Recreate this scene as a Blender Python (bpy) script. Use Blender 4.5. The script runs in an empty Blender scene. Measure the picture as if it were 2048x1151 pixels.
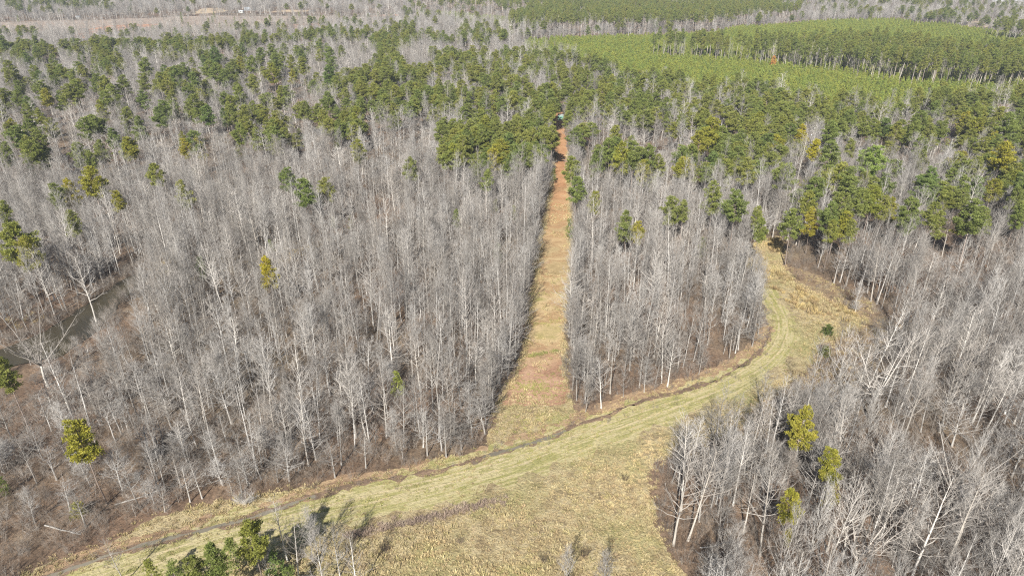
import bpy, math, random
import numpy as np
from mathutils import Vector
from mathutils.geometry import tessellate_polygon

# ------------------------------------------------------------------ camera, sky, sun, exposure
scene = bpy.context.scene
C = scene.collection
R = math.radians
ALT, PITCH, FPX = 90.0, 26.5, 1366.0          # metres up, degrees below level, focal length in photo pixels
cd = bpy.data.cameras.new("camera"); cd.sensor_width = 36.0; cd.lens = 36.0 * FPX / 2048.0
cd.clip_start = 1.0; cd.clip_end = 9000.0
cam = bpy.data.objects.new("camera", cd); C.objects.link(cam)
cam.location = (0, 0, ALT); cam.rotation_euler = (R(90 - PITCH), 0, 0)
scene.camera = cam

SUN_EL, SHADOW_AZ = 39.0, 14.0                 # shadows fall away from the viewer, a little to the right
w = bpy.data.worlds.new("World"); scene.world = w; w.use_nodes = True
nt = w.node_tree; bg = nt.nodes["Background"]
sky = nt.nodes.new("ShaderNodeTexSky"); sky.sky_type = 'NISHITA'; sky.sun_disc = False
sky.sun_elevation = R(SUN_EL); sky.sun_rotation = R(180 + SHADOW_AZ)
nt.links.new(sky.outputs[0], bg.inputs[0]); bg.inputs[1].default_value = 0.052
sl = bpy.data.lights.new("sun", 'SUN'); sl.energy = 5.0; sl.angle = R(0.5); sl.color = (1.0, 0.95, 0.87)
so = bpy.data.objects.new("sun", sl); C.objects.link(so)
so.location = (-60, -200, 300); so.rotation_euler = (R(90 - SUN_EL), 0, R(-SHADOW_AZ))
scene.view_settings.view_transform = 'Standard'; scene.view_settings.look = 'None'
scene.view_settings.exposure = 0.73
scene.render.engine = 'CYCLES'
cy = scene.cycles
cy.max_bounces = 4; cy.diffuse_bounces = 2; cy.glossy_bounces = 2; cy.transmission_bounces = 2
cy.transparent_max_bounces = 6; cy.volume_bounces = 0; cy.use_denoising = False
cy.caustics_reflective = False; cy.caustics_refractive = False
cy.filter_width = 1.2
cy.use_adaptive_sampling = False

# ------------------------------------------------------------------ helpers
rng = np.random.default_rng(11)
CP, SP = math.cos(R(PITCH)), math.sin(R(PITCH))

def G(px, py, z=0.0):
    """the place on the plain (height z) that lies behind a photo pixel"""
    x = (px - 1024.0) / FPX; y = -(py - 575.5) / FPX
    fwd = CP + y * SP; dz = -SP + y * CP
    t = (ALT - z) / -dz
    return np.array([x * t, fwd * t])

def GP(pts, z=0.0): return np.array([G(a, b, z) for a, b in pts])

def P(X, Y, Z):
    X = np.asarray(X, float); Y = np.asarray(Y, float); Z = np.asarray(Z, float) - ALT
    d = Y * CP - Z * SP; u = Y * SP + Z * CP
    return 1024 + FPX * X / d, 575.5 - FPX * u / d, d

def inside(pts, poly):
    x, y = pts[:, 0], pts[:, 1]; r = np.zeros(len(pts), bool)
    n = len(poly); j = n - 1
    for i in range(n):
        xi, yi = poly[i]; xj, yj = poly[j]
        if yi != yj:
            c = ((yi > y) != (yj > y)) & (x < (xj - xi) * (y - yi) / (yj - yi) + xi)
            r ^= c
        j = i
    return r

def dist_line(pts, line, closed=False):
    d = np.full(len(pts), 1e9)
    L = list(line) + ([line[0]] if closed else [])
    for a, b in zip(L[:-1], L[1:]):
        a = np.asarray(a); b = np.asarray(b); ab = b - a
        t = np.clip(((pts - a) @ ab) / max(ab @ ab, 1e-9), 0, 1)
        d = np.minimum(d, np.hypot(*(pts - (a + t[:, None] * ab)).T))
    return d

def vnoise(p, scale, seed=0):
    """smooth value noise in the plane, 0..1"""
    q = np.asarray(p) / scale; i = np.floor(q).astype(np.int64); f = q - i; f = f * f * (3 - 2 * f)
    def h(a, b):
        n = (a * 374761393 + b * 668265263 + seed * 974634777) & 0x7fffffff
        n = ((n ^ (n >> 13)) * 1274126177) & 0x7fffffff
        return ((n ^ (n >> 16)) & 0xffff) / 65535.0
    a, b = i[:, 0], i[:, 1]
    return (h(a, b) * (1 - f[:, 0]) + h(a + 1, b) * f[:, 0]) * (1 - f[:, 1]) + (h(a, b + 1) * (1 - f[:, 0]) + h(a + 1, b + 1) * f[:, 0]) * f[:, 1]

def densify(line, step, closed=False):
    out = []; L = list(line) + ([line[0]] if closed else [])
    for a, b in zip(L[:-1], L[1:]):
        n = max(1, int(np.hypot(*(np.asarray(b) - a)) / step))
        for k in range(n): out.append(np.asarray(a) + (np.asarray(b) - a) * k / n)
    if not closed: out.append(np.asarray(L[-1]))
    return np.array(out)

def smooth_line(line, n=2):
    L = np.array(line, float)
    for _ in range(n):
        q = np.empty((2 * (len(L) - 1), 2)); q[0::2] = .75 * L[:-1] + .25 * L[1:]; q[1::2] = .25 * L[:-1] + .75 * L[1:]
        L = np.vstack([L[:1], q, L[-1:]])
    return L

def mesh_from(name, V, faces, mats, midx=None, smooth=False):
    """faces: list of int arrays (n,3) or (n,4)"""
    me = bpy.data.meshes.new(name)
    V = np.ascontiguousarray(V, np.float32)
    loops = np.concatenate([f.ravel() for f in faces]).astype(np.int32)
    tot = np.concatenate([np.full(len(f), f.shape[1], np.int32) for f in faces])
    st = np.concatenate([[0], np.cumsum(tot)[:-1]]).astype(np.int32)
    me.vertices.add(len(V)); me.vertices.foreach_set("co", V.ravel())
    me.loops.add(len(loops)); me.loops.foreach_set("vertex_index", loops)
    me.polygons.add(len(tot)); me.polygons.foreach_set("loop_start", st); me.polygons.foreach_set("loop_total", tot)
    for m in mats: me.materials.append(m)
    if midx is not None: me.polygons.foreach_set("material_index", np.ascontiguousarray(midx, np.int32))
    if smooth: me.polygons.foreach_set("use_smooth", np.ones(len(tot), bool))
    me.update(calc_edges=True)
    return me

def link(name, me, parent=None, loc=None):
    o = bpy.data.objects.new(name, me); C.objects.link(o)
    if parent: o.parent = parent
    if loc is not None: o.location = loc
    return o

def tag(o, label=None, cat=None, group=None, kind=None):
    for k, v in (("label", label), ("category", cat), ("group", group), ("kind", kind)):
        if v: o[k] = v
    return o

class MB:
    """collects tubes, spikes, boxes and loose faces into one mesh"""
    def __init__(s): s.v = []; s.f3 = []; s.f4 = []; s.n = 0
    def add(s, V, f3=None, f4=None):
        V = np.asarray(V, float); s.v.append(V)
        if f3 is not None and len(f3): s.f3.append(np.asarray(f3) + s.n)
        if f4 is not None and len(f4): s.f4.append(np.asarray(f4) + s.n)
        s.n += len(V)
    def tube(s, pts, rad, k=4, cap=True):
        pts = np.asarray(pts, float); n = len(pts); rad = np.asarray(rad, float)
        d = np.gradient(pts, axis=0); d /= np.linalg.norm(d, axis=1)[:, None] + 1e-9
        ref = np.where(np.abs(d[:, 2:3]) > .9, [[1., 0, 0]], [[0, 0, 1.]])
        a = np.cross(d, ref); a /= np.linalg.norm(a, axis=1)[:, None]; b = np.cross(d, a)
        th = np.arange(k) * 2 * math.pi / k
        V = pts[:, None] + rad[:, None, None] * (a[:, None] * np.cos(th)[None, :, None] + b[:, None] * np.sin(th)[None, :, None])
        i = np.arange(n - 1)[:, None] * k; j = np.arange(k)[None]; j2 = (j + 1) % k
        F = np.stack([i + j, i + j2, i + k + j2, i + k + j], -1).reshape(-1, 4)
        V = V.reshape(-1, 3); f3 = None
        if cap:
            V = np.vstack([V, pts[-1] + d[-1] * rad[-1]]); m = (n - 1) * k
            f3 = np.stack([m + np.arange(k), m + (np.arange(k) + 1) % k, np.full(k, n * k)], -1)
        s.add(V, f3, F)
    def spikes(s, a, d, L, r):
        """thin three-sided tapering twigs, all at once"""
        n = len(a); d = d / (np.linalg.norm(d, axis=1)[:, None] + 1e-9)
        ref = np.where(np.abs(d[:, 2:3]) > .9, [[1., 0, 0]], [[0, 0, 1.]])
        p = np.cross(d, ref); p /= np.linalg.norm(p, axis=1)[:, None]; q = np.cross(d, p)
        V = np.empty((n, 4, 3))
        for k in range(3):
            t = k * 2.0944; V[:, k] = a + r[:, None] * (p * math.cos(t) + q * math.sin(t))
        V[:, 3] = a + d * L[:, None]
        i = np.arange(n)[:, None] * 4
        F = np.concatenate([i + np.array([[0, 1, 3]]), i + np.array([[1, 2, 3]]), i + np.array([[2, 0, 3]])])
        s.add(V.reshape(-1, 3), F)
    def needles(s, a, d, L, wd, rs):
        """flat tapering needles / blades"""
        n = len(a); d = d / (np.linalg.norm(d, axis=1)[:, None] + 1e-9)
        p = np.cross(d, rs.normal(size=(n, 3))); p /= np.linalg.norm(p, axis=1)[:, None] + 1e-9
        V = np.empty((n, 4, 3)); m = a + d * (L * .55)[:, None]
        V[:, 0] = a; V[:, 1] = m + p * wd[:, None]; V[:, 2] = a + d * L[:, None]; V[:, 3] = m - p * wd[:, None]
        s.add(V.reshape(-1, 3), None, np.arange(n)[:, None] * 4 + np.array([[0, 1, 2, 3]]))
    def box(s, c, h, yaw=0.0):
        c = np.asarray(c, float); cs, sn = math.cos(yaw), math.sin(yaw)
        V = np.array([[x, y, z] for z in (-1, 1) for y in (-1, 1) for x in (-1, 1)], float) * np.asarray(h)
        V = np.stack([V[:, 0] * cs - V[:, 1] * sn, V[:, 0] * sn + V[:, 1] * cs, V[:, 2]], -1) + c
        s.add(V, None, [[0, 2, 3, 1], [4, 5, 7, 6], [0, 1, 5, 4], [2, 6, 7, 3], [0, 4, 6, 2], [1, 3, 7, 5]])
    def arrays(s):
        V = np.vstack(s.v); f = []
        if s.f3: f.append(np.vstack(s.f3))
        if s.f4: f.append(np.vstack(s.f4))
        return V, f
    def mesh(s, name, mats, smooth=False):
        V, f = s.arrays(); return mesh_from(name, V, f, mats if isinstance(mats, list) else [mats], smooth=smooth)

def join_meshes(name, parts):
    """[(MB, material)] -> one mesh"""
    V = []; F3 = []; F4 = []; m3 = []; m4 = []; n = 0; mats = []
    for mb, m in parts:
        v, fs = mb.arrays(); k = len(mats); mats.append(m)
        for f in fs:
            if f.shape[1] == 3: F3.append(f + n); m3.append(np.full(len(f), k))
            else: F4.append(f + n); m4.append(np.full(len(f), k))
        V.append(v); n += len(v)
    faces = []; mi = []
    if F3: faces.append(np.vstack(F3)); mi.append(np.concatenate(m3))
    if F4: faces.append(np.vstack(F4)); mi.append(np.concatenate(m4))
    return mesh_from(name, np.vstack(V), faces, mats, np.concatenate(mi))

# ------------------------------------------------------------------ materials
class NT:
    def __init__(s, name):
        s.m = bpy.data.materials.new(name); s.m.use_nodes = True; s.t = s.m.node_tree; s.b = s.t.nodes["Principled BSDF"]
        s.b.inputs["Roughness"].default_value = .9
        s.b.inputs["Specular IOR Level"].default_value = .15
    def n(s, typ, **kw):
        o = s.t.nodes.new(typ)
        for k, v in kw.items():
            if k.startswith("i_"): o.inputs[k[2:].replace("_", " ")].default_value = v
            else: setattr(o, k, v)
        return o
    def l(s, a, b): s.t.links.new(a, b)
    def pos(s): return s.n("ShaderNodeNewGeometry").outputs["Position"]
    def noise(s, vec, scale, detail=3, rough=.55, stretch=None):
        if stretch is not None:
            mp = s.n("ShaderNodeMapping"); mp.inputs["Scale"].default_value = stretch; s.l(vec, mp.inputs[0]); vec = mp.outputs[0]
        o = s.n("ShaderNodeTexNoise"); o.inputs["Scale"].default_value = scale; o.inputs["Detail"].default_value = detail; o.inputs["Roughness"].default_value = rough
        s.l(vec, o.inputs["Vector"]); return o.outputs["Fac"]
    def ramp(s, fac, stops):
        o = s.n("ShaderNodeValToRGB"); e = o.color_ramp.elements
        while len(e) < len(stops): e.new(.5)
        for el, (p, c) in zip(e, stops): el.position = p; el.color = (*c, 1) if len(c) == 3 else c
        s.l(fac, o.inputs[0]); return o.outputs[0]
    def mix(s, fac, a, b, mode='MIX'):
        o = s.n("ShaderNodeMix"); o.data_type = 'RGBA'; o.blend_type = mode
        for sock, v in ((o.inputs[0], fac), (o.inputs[6], a), (o.inputs[7], b)):
            if isinstance(v, (int, float)): sock.default_value = v
            elif isinstance(v, tuple): sock.default_value = (*v, 1) if len(v) == 3 else v
            else: s.l(v, sock)
        return o.outputs[2]
    def math(s, op, a, b=0.0):
        o = s.n("ShaderNodeMath"); o.operation = op
        for sock, v in ((o.inputs[0], a), (o.inputs[1], b)):
            if isinstance(v, (int, float)): sock.default_value = v
            else: s.l(v, sock)
        return o.outputs[0]
    def bump(s, h, strength, dist):
        o = s.n("ShaderNodeBump"); o.inputs["Strength"].default_value = strength; o.inputs["Distance"].default_value = dist
        s.l(h, o.inputs["Height"]); s.l(o.outputs[0], s.b.inputs["Normal"])
    def out(s, col): s.l(col, s.b.inputs["Base Color"]); return s.m

def bark(name, dark, light, twig=False):
    t = NT(name); oi = t.n("ShaderNodeObjectInfo")
    n = t.noise(t.pos(), 1.6, 3, stretch=(1, 1, .25))
    c = t.ramp(n, [(.3, dark), (.68, light)])
    tint = t.ramp(oi.outputs["Random"], [(0, (1.2, 1.19, 1.18)), (.18, (.66, .64, .62)), (.4, (1.38, 1.38, 1.37)), (.58, (.86, .82, .775)), (.74, (.62, .60, .575)), (.88, (1.12, 1.11, 1.09)), (1, (.46, .435, .41))])
    c = t.mix(1.0, c, tint, 'MULTIPLY')
    c = t.mix(1.0, c, oi.outputs["Color"], 'MULTIPLY')
    return t.out(c)

def needle(name, a, b):
    t = NT(name); oi = t.n("ShaderNodeObjectInfo")
    n = t.noise(t.pos(), .9, 2)
    c = t.ramp(n, [(.3, a), (.7, b)])
    tint = t.ramp(oi.outputs["Random"], [(0, (.8, .9, .9)), (.3, (1.0, 1.0, 1.0)), (.55, (1.2, 1.1, .95)), (.75, (.9, 1.0, 1.0)), (1, (1.22, 1.13, .88))])
    c = t.mix(1.0, c, tint, 'MULTIPLY'); c = t.mix(1.0, c, oi.outputs["Color"], 'MULTIPLY')
    t.b.inputs["Roughness"].default_value = .6; t.b.inputs["Specular IOR Level"].default_value = .3
    tr = t.n("ShaderNodeBsdfTranslucent"); t.l(c, tr.inputs[0]); ms = t.n("ShaderNodeMixShader"); ms.inputs[0].default_value = .25
    t.out(c); t.l(t.b.outputs[0], ms.inputs[1]); t.l(tr.outputs[0], ms.inputs[2])
    t.l(ms.outputs[0], t.t.nodes["Material Output"].inputs["Surface"])
    return t.m

def blade(name, stops):
    t = NT(name); oi = t.n("ShaderNodeObjectInfo")
    c = t.ramp(oi.outputs["Random"], stops); n = t.noise(t.pos(), .12, 2)
    c = t.mix(1.0, c, t.ramp(n, [(.3, (.8, .8, .8)), (.7, (1.15, 1.12, 1.05))]), 'MULTIPLY')
    return t.out(c)

M = {}
M['bark'] = bark('grey_bark', (.32, .305, .288), (.58, .57, .55))
M['twig'] = bark('grey_twigs', (.24, .227, .212), (.475, .46, .44))
M['white_bark'] = bark('white_bark', (.44, .42, .39), (.70, .68, .64))
M['white_twig'] = bark('pale_twigs', (.38, .36, .33), (.56, .53, .50))
M['pine_bark'] = bark('pine_bark', (.20, .16, .14), (.36, .31, .28))
M['pale_bark'] = bark('pale_pine_bark', (.36, .32, .29), (.60, .55, .50))
M['needle'] = needle('pine_needles', (.162, .198, .048), (.325, .345, .098))
M['young_needle'] = needle('young_pine_needles', (.215, .272, .058), (.40, .435, .105))
M['brush'] = bark('brush_stems', (.155, .12, .095), (.29, .24, .195))
M['brush_grey'] = bark('grey_brush_stems', (.22, .195, .17), (.36, .33, .30))
M['straw'] = blade('straw_blades', [(0, (.50, .42, .24)), (.3, (.40, .31, .18)), (.55, (.56, .48, .29)), (.8, (.38, .34, .165)), (1, (.47, .36, .22))])
M['broom'] = blade('broom_sedge_blades', [(0, (.50, .40, .19)), (.35, (.38, .28, .15)), (.6, (.54, .43, .20)), (.8, (.30, .22, .13)), (1, (.52, .44, .24))])
M['green'] = blade('green_blades', [(0, (.22, .235, .075)), (.5, (.31, .31, .11)), (1, (.38, .35, .15))])
M['reed'] = blade('dead_reed_blades', [(0, (.40, .32, .26)), (.5, (.34, .26, .22)), (1, (.46, .38, .30))])

def floor_mat():
    t = NT('leaf_litter'); p = t.pos()
    big = t.noise(p, .018, 3); mid = t.noise(p, .16, 4, .65); fine = t.noise(p, 1.4, 4, .75)
    a = t.ramp(mid, [(.25, (.13, .090, .066)), (.45, (.25, .170, .122)), (.6, (.34, .235, .17)), (.8, (.44, .34, .25))])
    b = t.ramp(mid, [(.25, (.12, .092, .070)), (.5, (.24, .190, .138)), (.8, (.42, .35, .25))])
    c = t.mix(t.ramp(big, [(.4, (0, 0, 0)), (.6, (1, 1, 1))]), a, b); c = t.mix(1.0, c, (.66, .655, .635), 'MULTIPLY')
    c = t.mix(1.0, c, t.ramp(fine, [(.3, (.42, .40, .38)), (.5, (1, 1, 1)), (.72, (1.5, 1.44, 1.34))]), 'MULTIPLY')
    t.bump(fine, .6, .5)
    return t.out(c)

def meadow_mat(name, stops, gs, wgreen):
    t = NT(name); p = t.pos()
    big = t.noise(p, .05, 4, .6); mid = t.noise(p, .35, 4, .7); fine = t.noise(p, 2.2, 3, .7)
    c = t.ramp(mid, stops)
    c = t.mix(t.ramp(big, [(.5 - wgreen * .3, (0, 0, 0)), (.72 - wgreen * .3, (1, 1, 1))]), c, t.ramp(fine, gs))
    c = t.mix(1.0, c, t.ramp(fine, [(.25, (.62, .60, .56)), (.5, (1, 1, 1)), (.8, (1.22, 1.2, 1.15))]), 'MULTIPLY')
    t.bump(t.math('ADD', mid, fine), .8, .5)
    return t.out(c)

def streak_mat(name, stops, ustretch=.03, ruts=False):
    """uv.x runs along the strip in metres, uv.y across it in metres"""
    t = NT(name); uv = t.n("ShaderNodeUVMap").outputs[0]; p = t.pos()
    st = t.noise(uv, 1.0, 4, .6, stretch=(ustretch, .9, 1)); fine = t.noise(p, 1.8, 4, .75); mid = t.noise(p, .15, 3, .6)
    f = t.math('ADD', t.math('MULTIPLY', st, .6), t.math('MULTIPLY', mid, .4))
    c = t.ramp(f, stops)
    if ruts:
        sx = t.n("ShaderNodeSeparateXYZ"); t.l(uv, sx.inputs[0]); wv = t.math('ADD', sx.outputs[1], t.math('MULTIPLY', t.math('SUBTRACT', mid, .5), 1.6))
        for off in (1.1, -.9):
            g = t.math('SUBTRACT', .34, t.math('ABSOLUTE', t.math('SUBTRACT', wv, off))); g = t.math('MULTIPLY', t.math('MAXIMUM', g, 0.0), 2.6)
            g = t.math('MULTIPLY', g, t.ramp(fine, [(.3, (.3, .3, .3)), (.6, (1, 1, 1))]))
            c = t.mix(g, c, (.52, .43, .28))
    c = t.mix(1.0, c, t.ramp(fine, [(.25, (.62, .61, .58)), (.5, (1, 1, 1)), (.8, (1.25, 1.22, 1.18))]), 'MULTIPLY')
    t.bump(fine, .7, .4)
    return t.out(c)

def lane_mat():
    t = NT('lane_earth'); p = t.pos(); sx = t.n("ShaderNodeSeparateXYZ"); t.l(p, sx.inputs[0])
    mid = t.noise(p, .12, 5, .7); fine = t.noise(p, 1.6, 4, .75); cross = t.noise(p, .09, 3, .6, stretch=(.7, 1.0, 1))
    earth = t.ramp(mid, [(.3, (.24, .13, .07)), (.45, (.40, .215, .11)), (.58, (.48, .28, .15)), (.72, (.50, .35, .20))])
    straw = t.ramp(cross, [(.3, (.25, .185, .09)), (.42, (.42, .32, .175)), (.5, (.36, .24, .13)), (.58, (.48, .37, .21)), (.7, (.30, .265, .105))])
    mouth = t.ramp(mid, [(.32, (.17, .13, .065)), (.42, (.32, .19, .125)), (.55, (.42, .27, .185)), (.72, (.46, .35, .22))])
    far = t.n("ShaderNodeMapRange"); far.inputs[1].default_value = 212; far.inputs[2].default_value = 275; t.l(t.math('ADD', sx.outputs[1], t.math('MULTIPLY', t.math('SUBTRACT', cross, .5), 120.0)), far.inputs[0])
    near = t.n("ShaderNodeMapRange"); near.inputs[1].default_value = 150; near.inputs[2].default_value = 136; t.l(t.math('ADD', sx.outputs[1], t.math('MULTIPLY', t.math('SUBTRACT', mid, .5), 20.0)), near.inputs[0])
    c = t.mix(far.outputs[0], straw, earth); c = t.mix(near.outputs[0], c, mouth)
    c = t.mix(1.0, c, t.ramp(fine, [(.25, (.66, .64, .6)), (.5, (1, 1, 1)), (.8, (1.2, 1.18, 1.15))]), 'MULTIPLY')
    t.bump(fine, .6, .4)
    return t.out(c)

def water_mat(name, col, rough=.08):
    t = NT(name); p = t.pos(); t.b.inputs["Roughness"].default_value = rough; t.b.inputs["Specular IOR Level"].default_value = .5
    t.bump(t.noise(p, 1.2, 3), .08, .1)
    return t.out(t.ramp(t.noise(p, .08, 3), [(.3, tuple(c * .8 for c in col)), (.7, tuple(c * 1.2 for c in col))]))

def plain(name, a, b, scale=3.0, rough=.7):
    t = NT(name); t.b.inputs["Roughness"].default_value = rough
    tc = t.n("ShaderNodeTexCoord").outputs["Object"]
    return t.out(t.ramp(t.noise(tc, scale, 4), [(.3, a), (.7, b)]))

M['floor'] = floor_mat()
M['meadow'] = meadow_mat('straw_meadow', [(.25, (.13, .10, .06)), (.42, (.28, .22, .13)), (.58, (.44, .37, .22)), (.78, (.38, .285, .175))],
                         [(.3, (.22, .22, .085)), (.7, (.38, .36, .15))], .1)
M['track'] = streak_mat('mown_grass', [(.33, (.22, .215, .085)), (.42, (.32, .295, .13)), (.47, (.47, .41, .24)), (.53, (.36, .33, .15)), (.58, (.27, .26, .10)), (.64, (.50, .43, .27)), (.75, (.54, .47, .31))], ruts=True)
M['verge'] = streak_mat('rough_bank_grass', [(.3, (.17, .115, .075)), (.45, (.28, .19, .12)), (.58, (.40, .29, .18)), (.75, (.34, .26, .14))], .15)
M['bank'] = streak_mat('muddy_bank', [(.3, (.10, .075, .055)), (.48, (.19, .135, .095)), (.6, (.27, .19, .13)), (.8, (.32, .25, .16))], .2)
M['lane'] = lane_mat()
M['pond_water'] = water_mat('pond_water', (.050, .043, .027), .10)
M['ditch_water'] = water_mat('ditch_water', (.20, .18, .14), .35); M['ditch_water'].node_tree.nodes['Principled BSDF'].inputs['Specular IOR Level'].default_value = .25
M['scrub_soil'] = meadow_mat('scrub_soil', [(.25, (.26, .21, .175)), (.45, (.36, .29, .24)), (.6, (.42, .33, .27)), (.8, (.42, .37, .30))], [(.3, (.30, .26, .2)), (.7, (.42, .36, .27))], .0)
M['tan_soil'] = meadow_mat('tan_soil', [(.25, (.42, .33, .22)), (.6, (.54, .42, .29)), (.8, (.48, .40, .28))], [(.3, (.45, .40, .25)), (.7, (.5, .44, .28))], -.2)
M['red_soil'] = meadow_mat('red_soil', [(.25, (.36, .19, .12)), (.6, (.52, .30, .20)), (.8, (.45, .32, .22))], [(.3, (.36, .28, .2)), (.7, (.42, .32, .22))], -.2)

# ------------------------------------------------------------------ plan of the place (traced, then laid on the plain)
DITCH = smooth_line(GP([(60, 1165), (175, 1125), (280, 1090), (380, 1065), (470, 1045), (530, 1025), (600, 1000), (680, 975), (760, 958), (850, 945), (930, 925), (985, 908), (1050, 890), (1100, 873), (1150, 853), (1180, 842), (1230, 822), (1290, 800), (1350, 785), (1420, 765), (1480, 735), (1520, 705), (1535, 680), (1540, 650)]))
MEADOW = GP([(-40, 1230), (60, 1140), (195, 1095), (300, 1040), (400, 1010), (540, 985), (700, 967), (830, 935), (900, 918), (975, 905), (983, 850), (998, 812), (1060, 800), (1138, 800), (1155, 824), (1190, 830), (1250, 802), (1330, 778), (1400, 757), (1470, 717), (1525, 690), (1538, 650), (1530, 605), (1515, 560), (1490, 520), (1488, 498), (1515, 486), (1560, 474), (1568, 500), (1562, 530), (1590, 565), (1650, 595), (1730, 640), (1690, 670), (1640, 690), (1630, 722), (1590, 755), (1540, 795), (1500, 825), (1480, 850), (1440, 872), (1395, 885), (1345, 900), (1305, 935), (1300, 990), (1310, 1040), (1328, 1095), (1352, 1125), (1385, 1175), (1400, 1300), (700, 1320), (-40, 1320)])
TRACK = smooth_line(GP([(60, 1215), (250, 1140), (420, 1083), (560, 1045), (700, 1008), (850, 972), (1000, 933), (1100, 898), (1200, 860), (1300, 825), (1400, 790), (1480, 755), (1540, 715), (1566, 680), (1569, 645), (1553, 608), (1532, 578)]))
LANE_L = smooth_line(GP([(1000, 812), (1003, 795), (1038, 738), (1053, 690), (1059, 640), (1067, 590), (1075, 530), (1081, 480), (1093, 420), (1103, 370), (1109, 320), (1112, 290), (1113, 265), (1111, 245), (1109, 225)]), 1)
LANE_R = smooth_line(GP([(1138, 806), (1133, 770), (1127, 720), (1127, 660), (1134, 600), (1140, 540), (1142, 480), (1142, 440), (1140, 400), (1137, 340), (1135, 300), (1130, 265), (1127, 245), (1124, 225)]), 1)
LANE = np.vstack([LANE_L, LANE_R[::-1]])
POND = GP([(-120, 735), (-60, 716), (0, 694), (50, 674), (110, 647), (165, 612), (220, 574), (262, 547), (290, 534), (304, 540), (279, 566), (240, 598), (208, 640), (174, 674), (120, 706), (46, 724), (0, 737), (-60, 760), (-120, 787)])
POND = np.array([p for p in densify(POND, 2.0, True)])
POND += (np.stack([vnoise(POND, 4, 3), vnoise(POND, 4, 4)], -1) - .5) * 2.2
LOW = GP([(1560, 525), (1640, 555), (1750, 610), (1800, 665), (1760, 730), (1690, 790), (1610, 850), (1540, 890), (1450, 905), (1380, 905), (1440, 860), (1560, 770), (1640, 690), (1600, 600)])
FLOOR_L = GP([(-200, 1300), (-200, 930), (100, 870), (330, 850), (480, 900), (640, 940), (700, 985), (400, 1030), (150, 1130), (0, 1250)])
# far country, read at tree-top or ground height
YOUNG = GP([(1045, 88), (1060, 80), (1130, 76), (1240, 73), (1310, 71), (1420, 67), (1475, 55), (1540, 52), (1620, 45), (1700, 40), (1790, 40), (1880, 47), (1960, 60), (2200, 92), (2200, 170), (1960, 205), (1840, 235), (1700, 225), (1560, 205), (1450, 195), (1330, 185), (1250, 175), (1228, 155), (1150, 130), (1045, 110)], 3.5)
TALL_B = GP([(1303, 119), (1400, 126), (1530, 137), (1640, 152), (1760, 167), (1850, 176), (1950, 186), (2200, 190), (2200, 150), (2048, 138), (1940, 138), (1850, 126), (1750, 112), (1640, 113), (1530, 117), (1400, 113), (1303, 110)])
TALL_A = GP([(1020, 77), (1130, 73), (1250, 73), (1330, 71), (1420, 66), (1475, 54), (1570, 48), (1600, 40), (1590, 33), (1480, 25), (1300, 18), (1080, 14), (860, 4), (838, 14), (870, 22), (1000, 33), (1075, 38), (1040, 52), (1020, 62)])
YOUNG_2 = GP([(832, 24), (900, 27), (1000, 36), (1080, 42), (1060, 55), (1000, 50), (900, 38), (835, 33)], 3.5)
SCRUB = GP([(-300, 48), (0, 44), (200, 40), (420, 32), (650, 33), (830, 38), (840, 44), (640, 60), (470, 72), (200, 78), (0, 82), (-300, 92)])
RED_BARE = [GP(q) for q in ([(130, 76), (165, 66), (195, 60), (250, 55), (262, 60), (205, 70), (160, 79)], [(165, 61), (220, 51), (320, 48), (300, 54), (225, 57)], [(545, 56), (560, 50), (640, 47), (650, 52), (580, 57)], [(735, 32), (800, 28), (800, 32), (740, 35)], [(1598, 70), (1606, 63), (1640, 65), (1640, 71)])]
TAN_BARE = [GP(q) for q in ([(1928, 52), (1940, 43), (1995, 41), (1990, 50), (1975, 56)], [(2030, 62), (2040, 52), (2080, 53), (2080, 66)], [(385, 28), (405, 17), (440, 16), (455, 22), (430, 27)], [(530, 24), (580, 20), (620, 21), (610, 25)])]
ROW_FAR = GP([(1955, 84), (2000, 86), (2200, 96), (2200, 88), (2000, 79), (1958, 78)])
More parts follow.
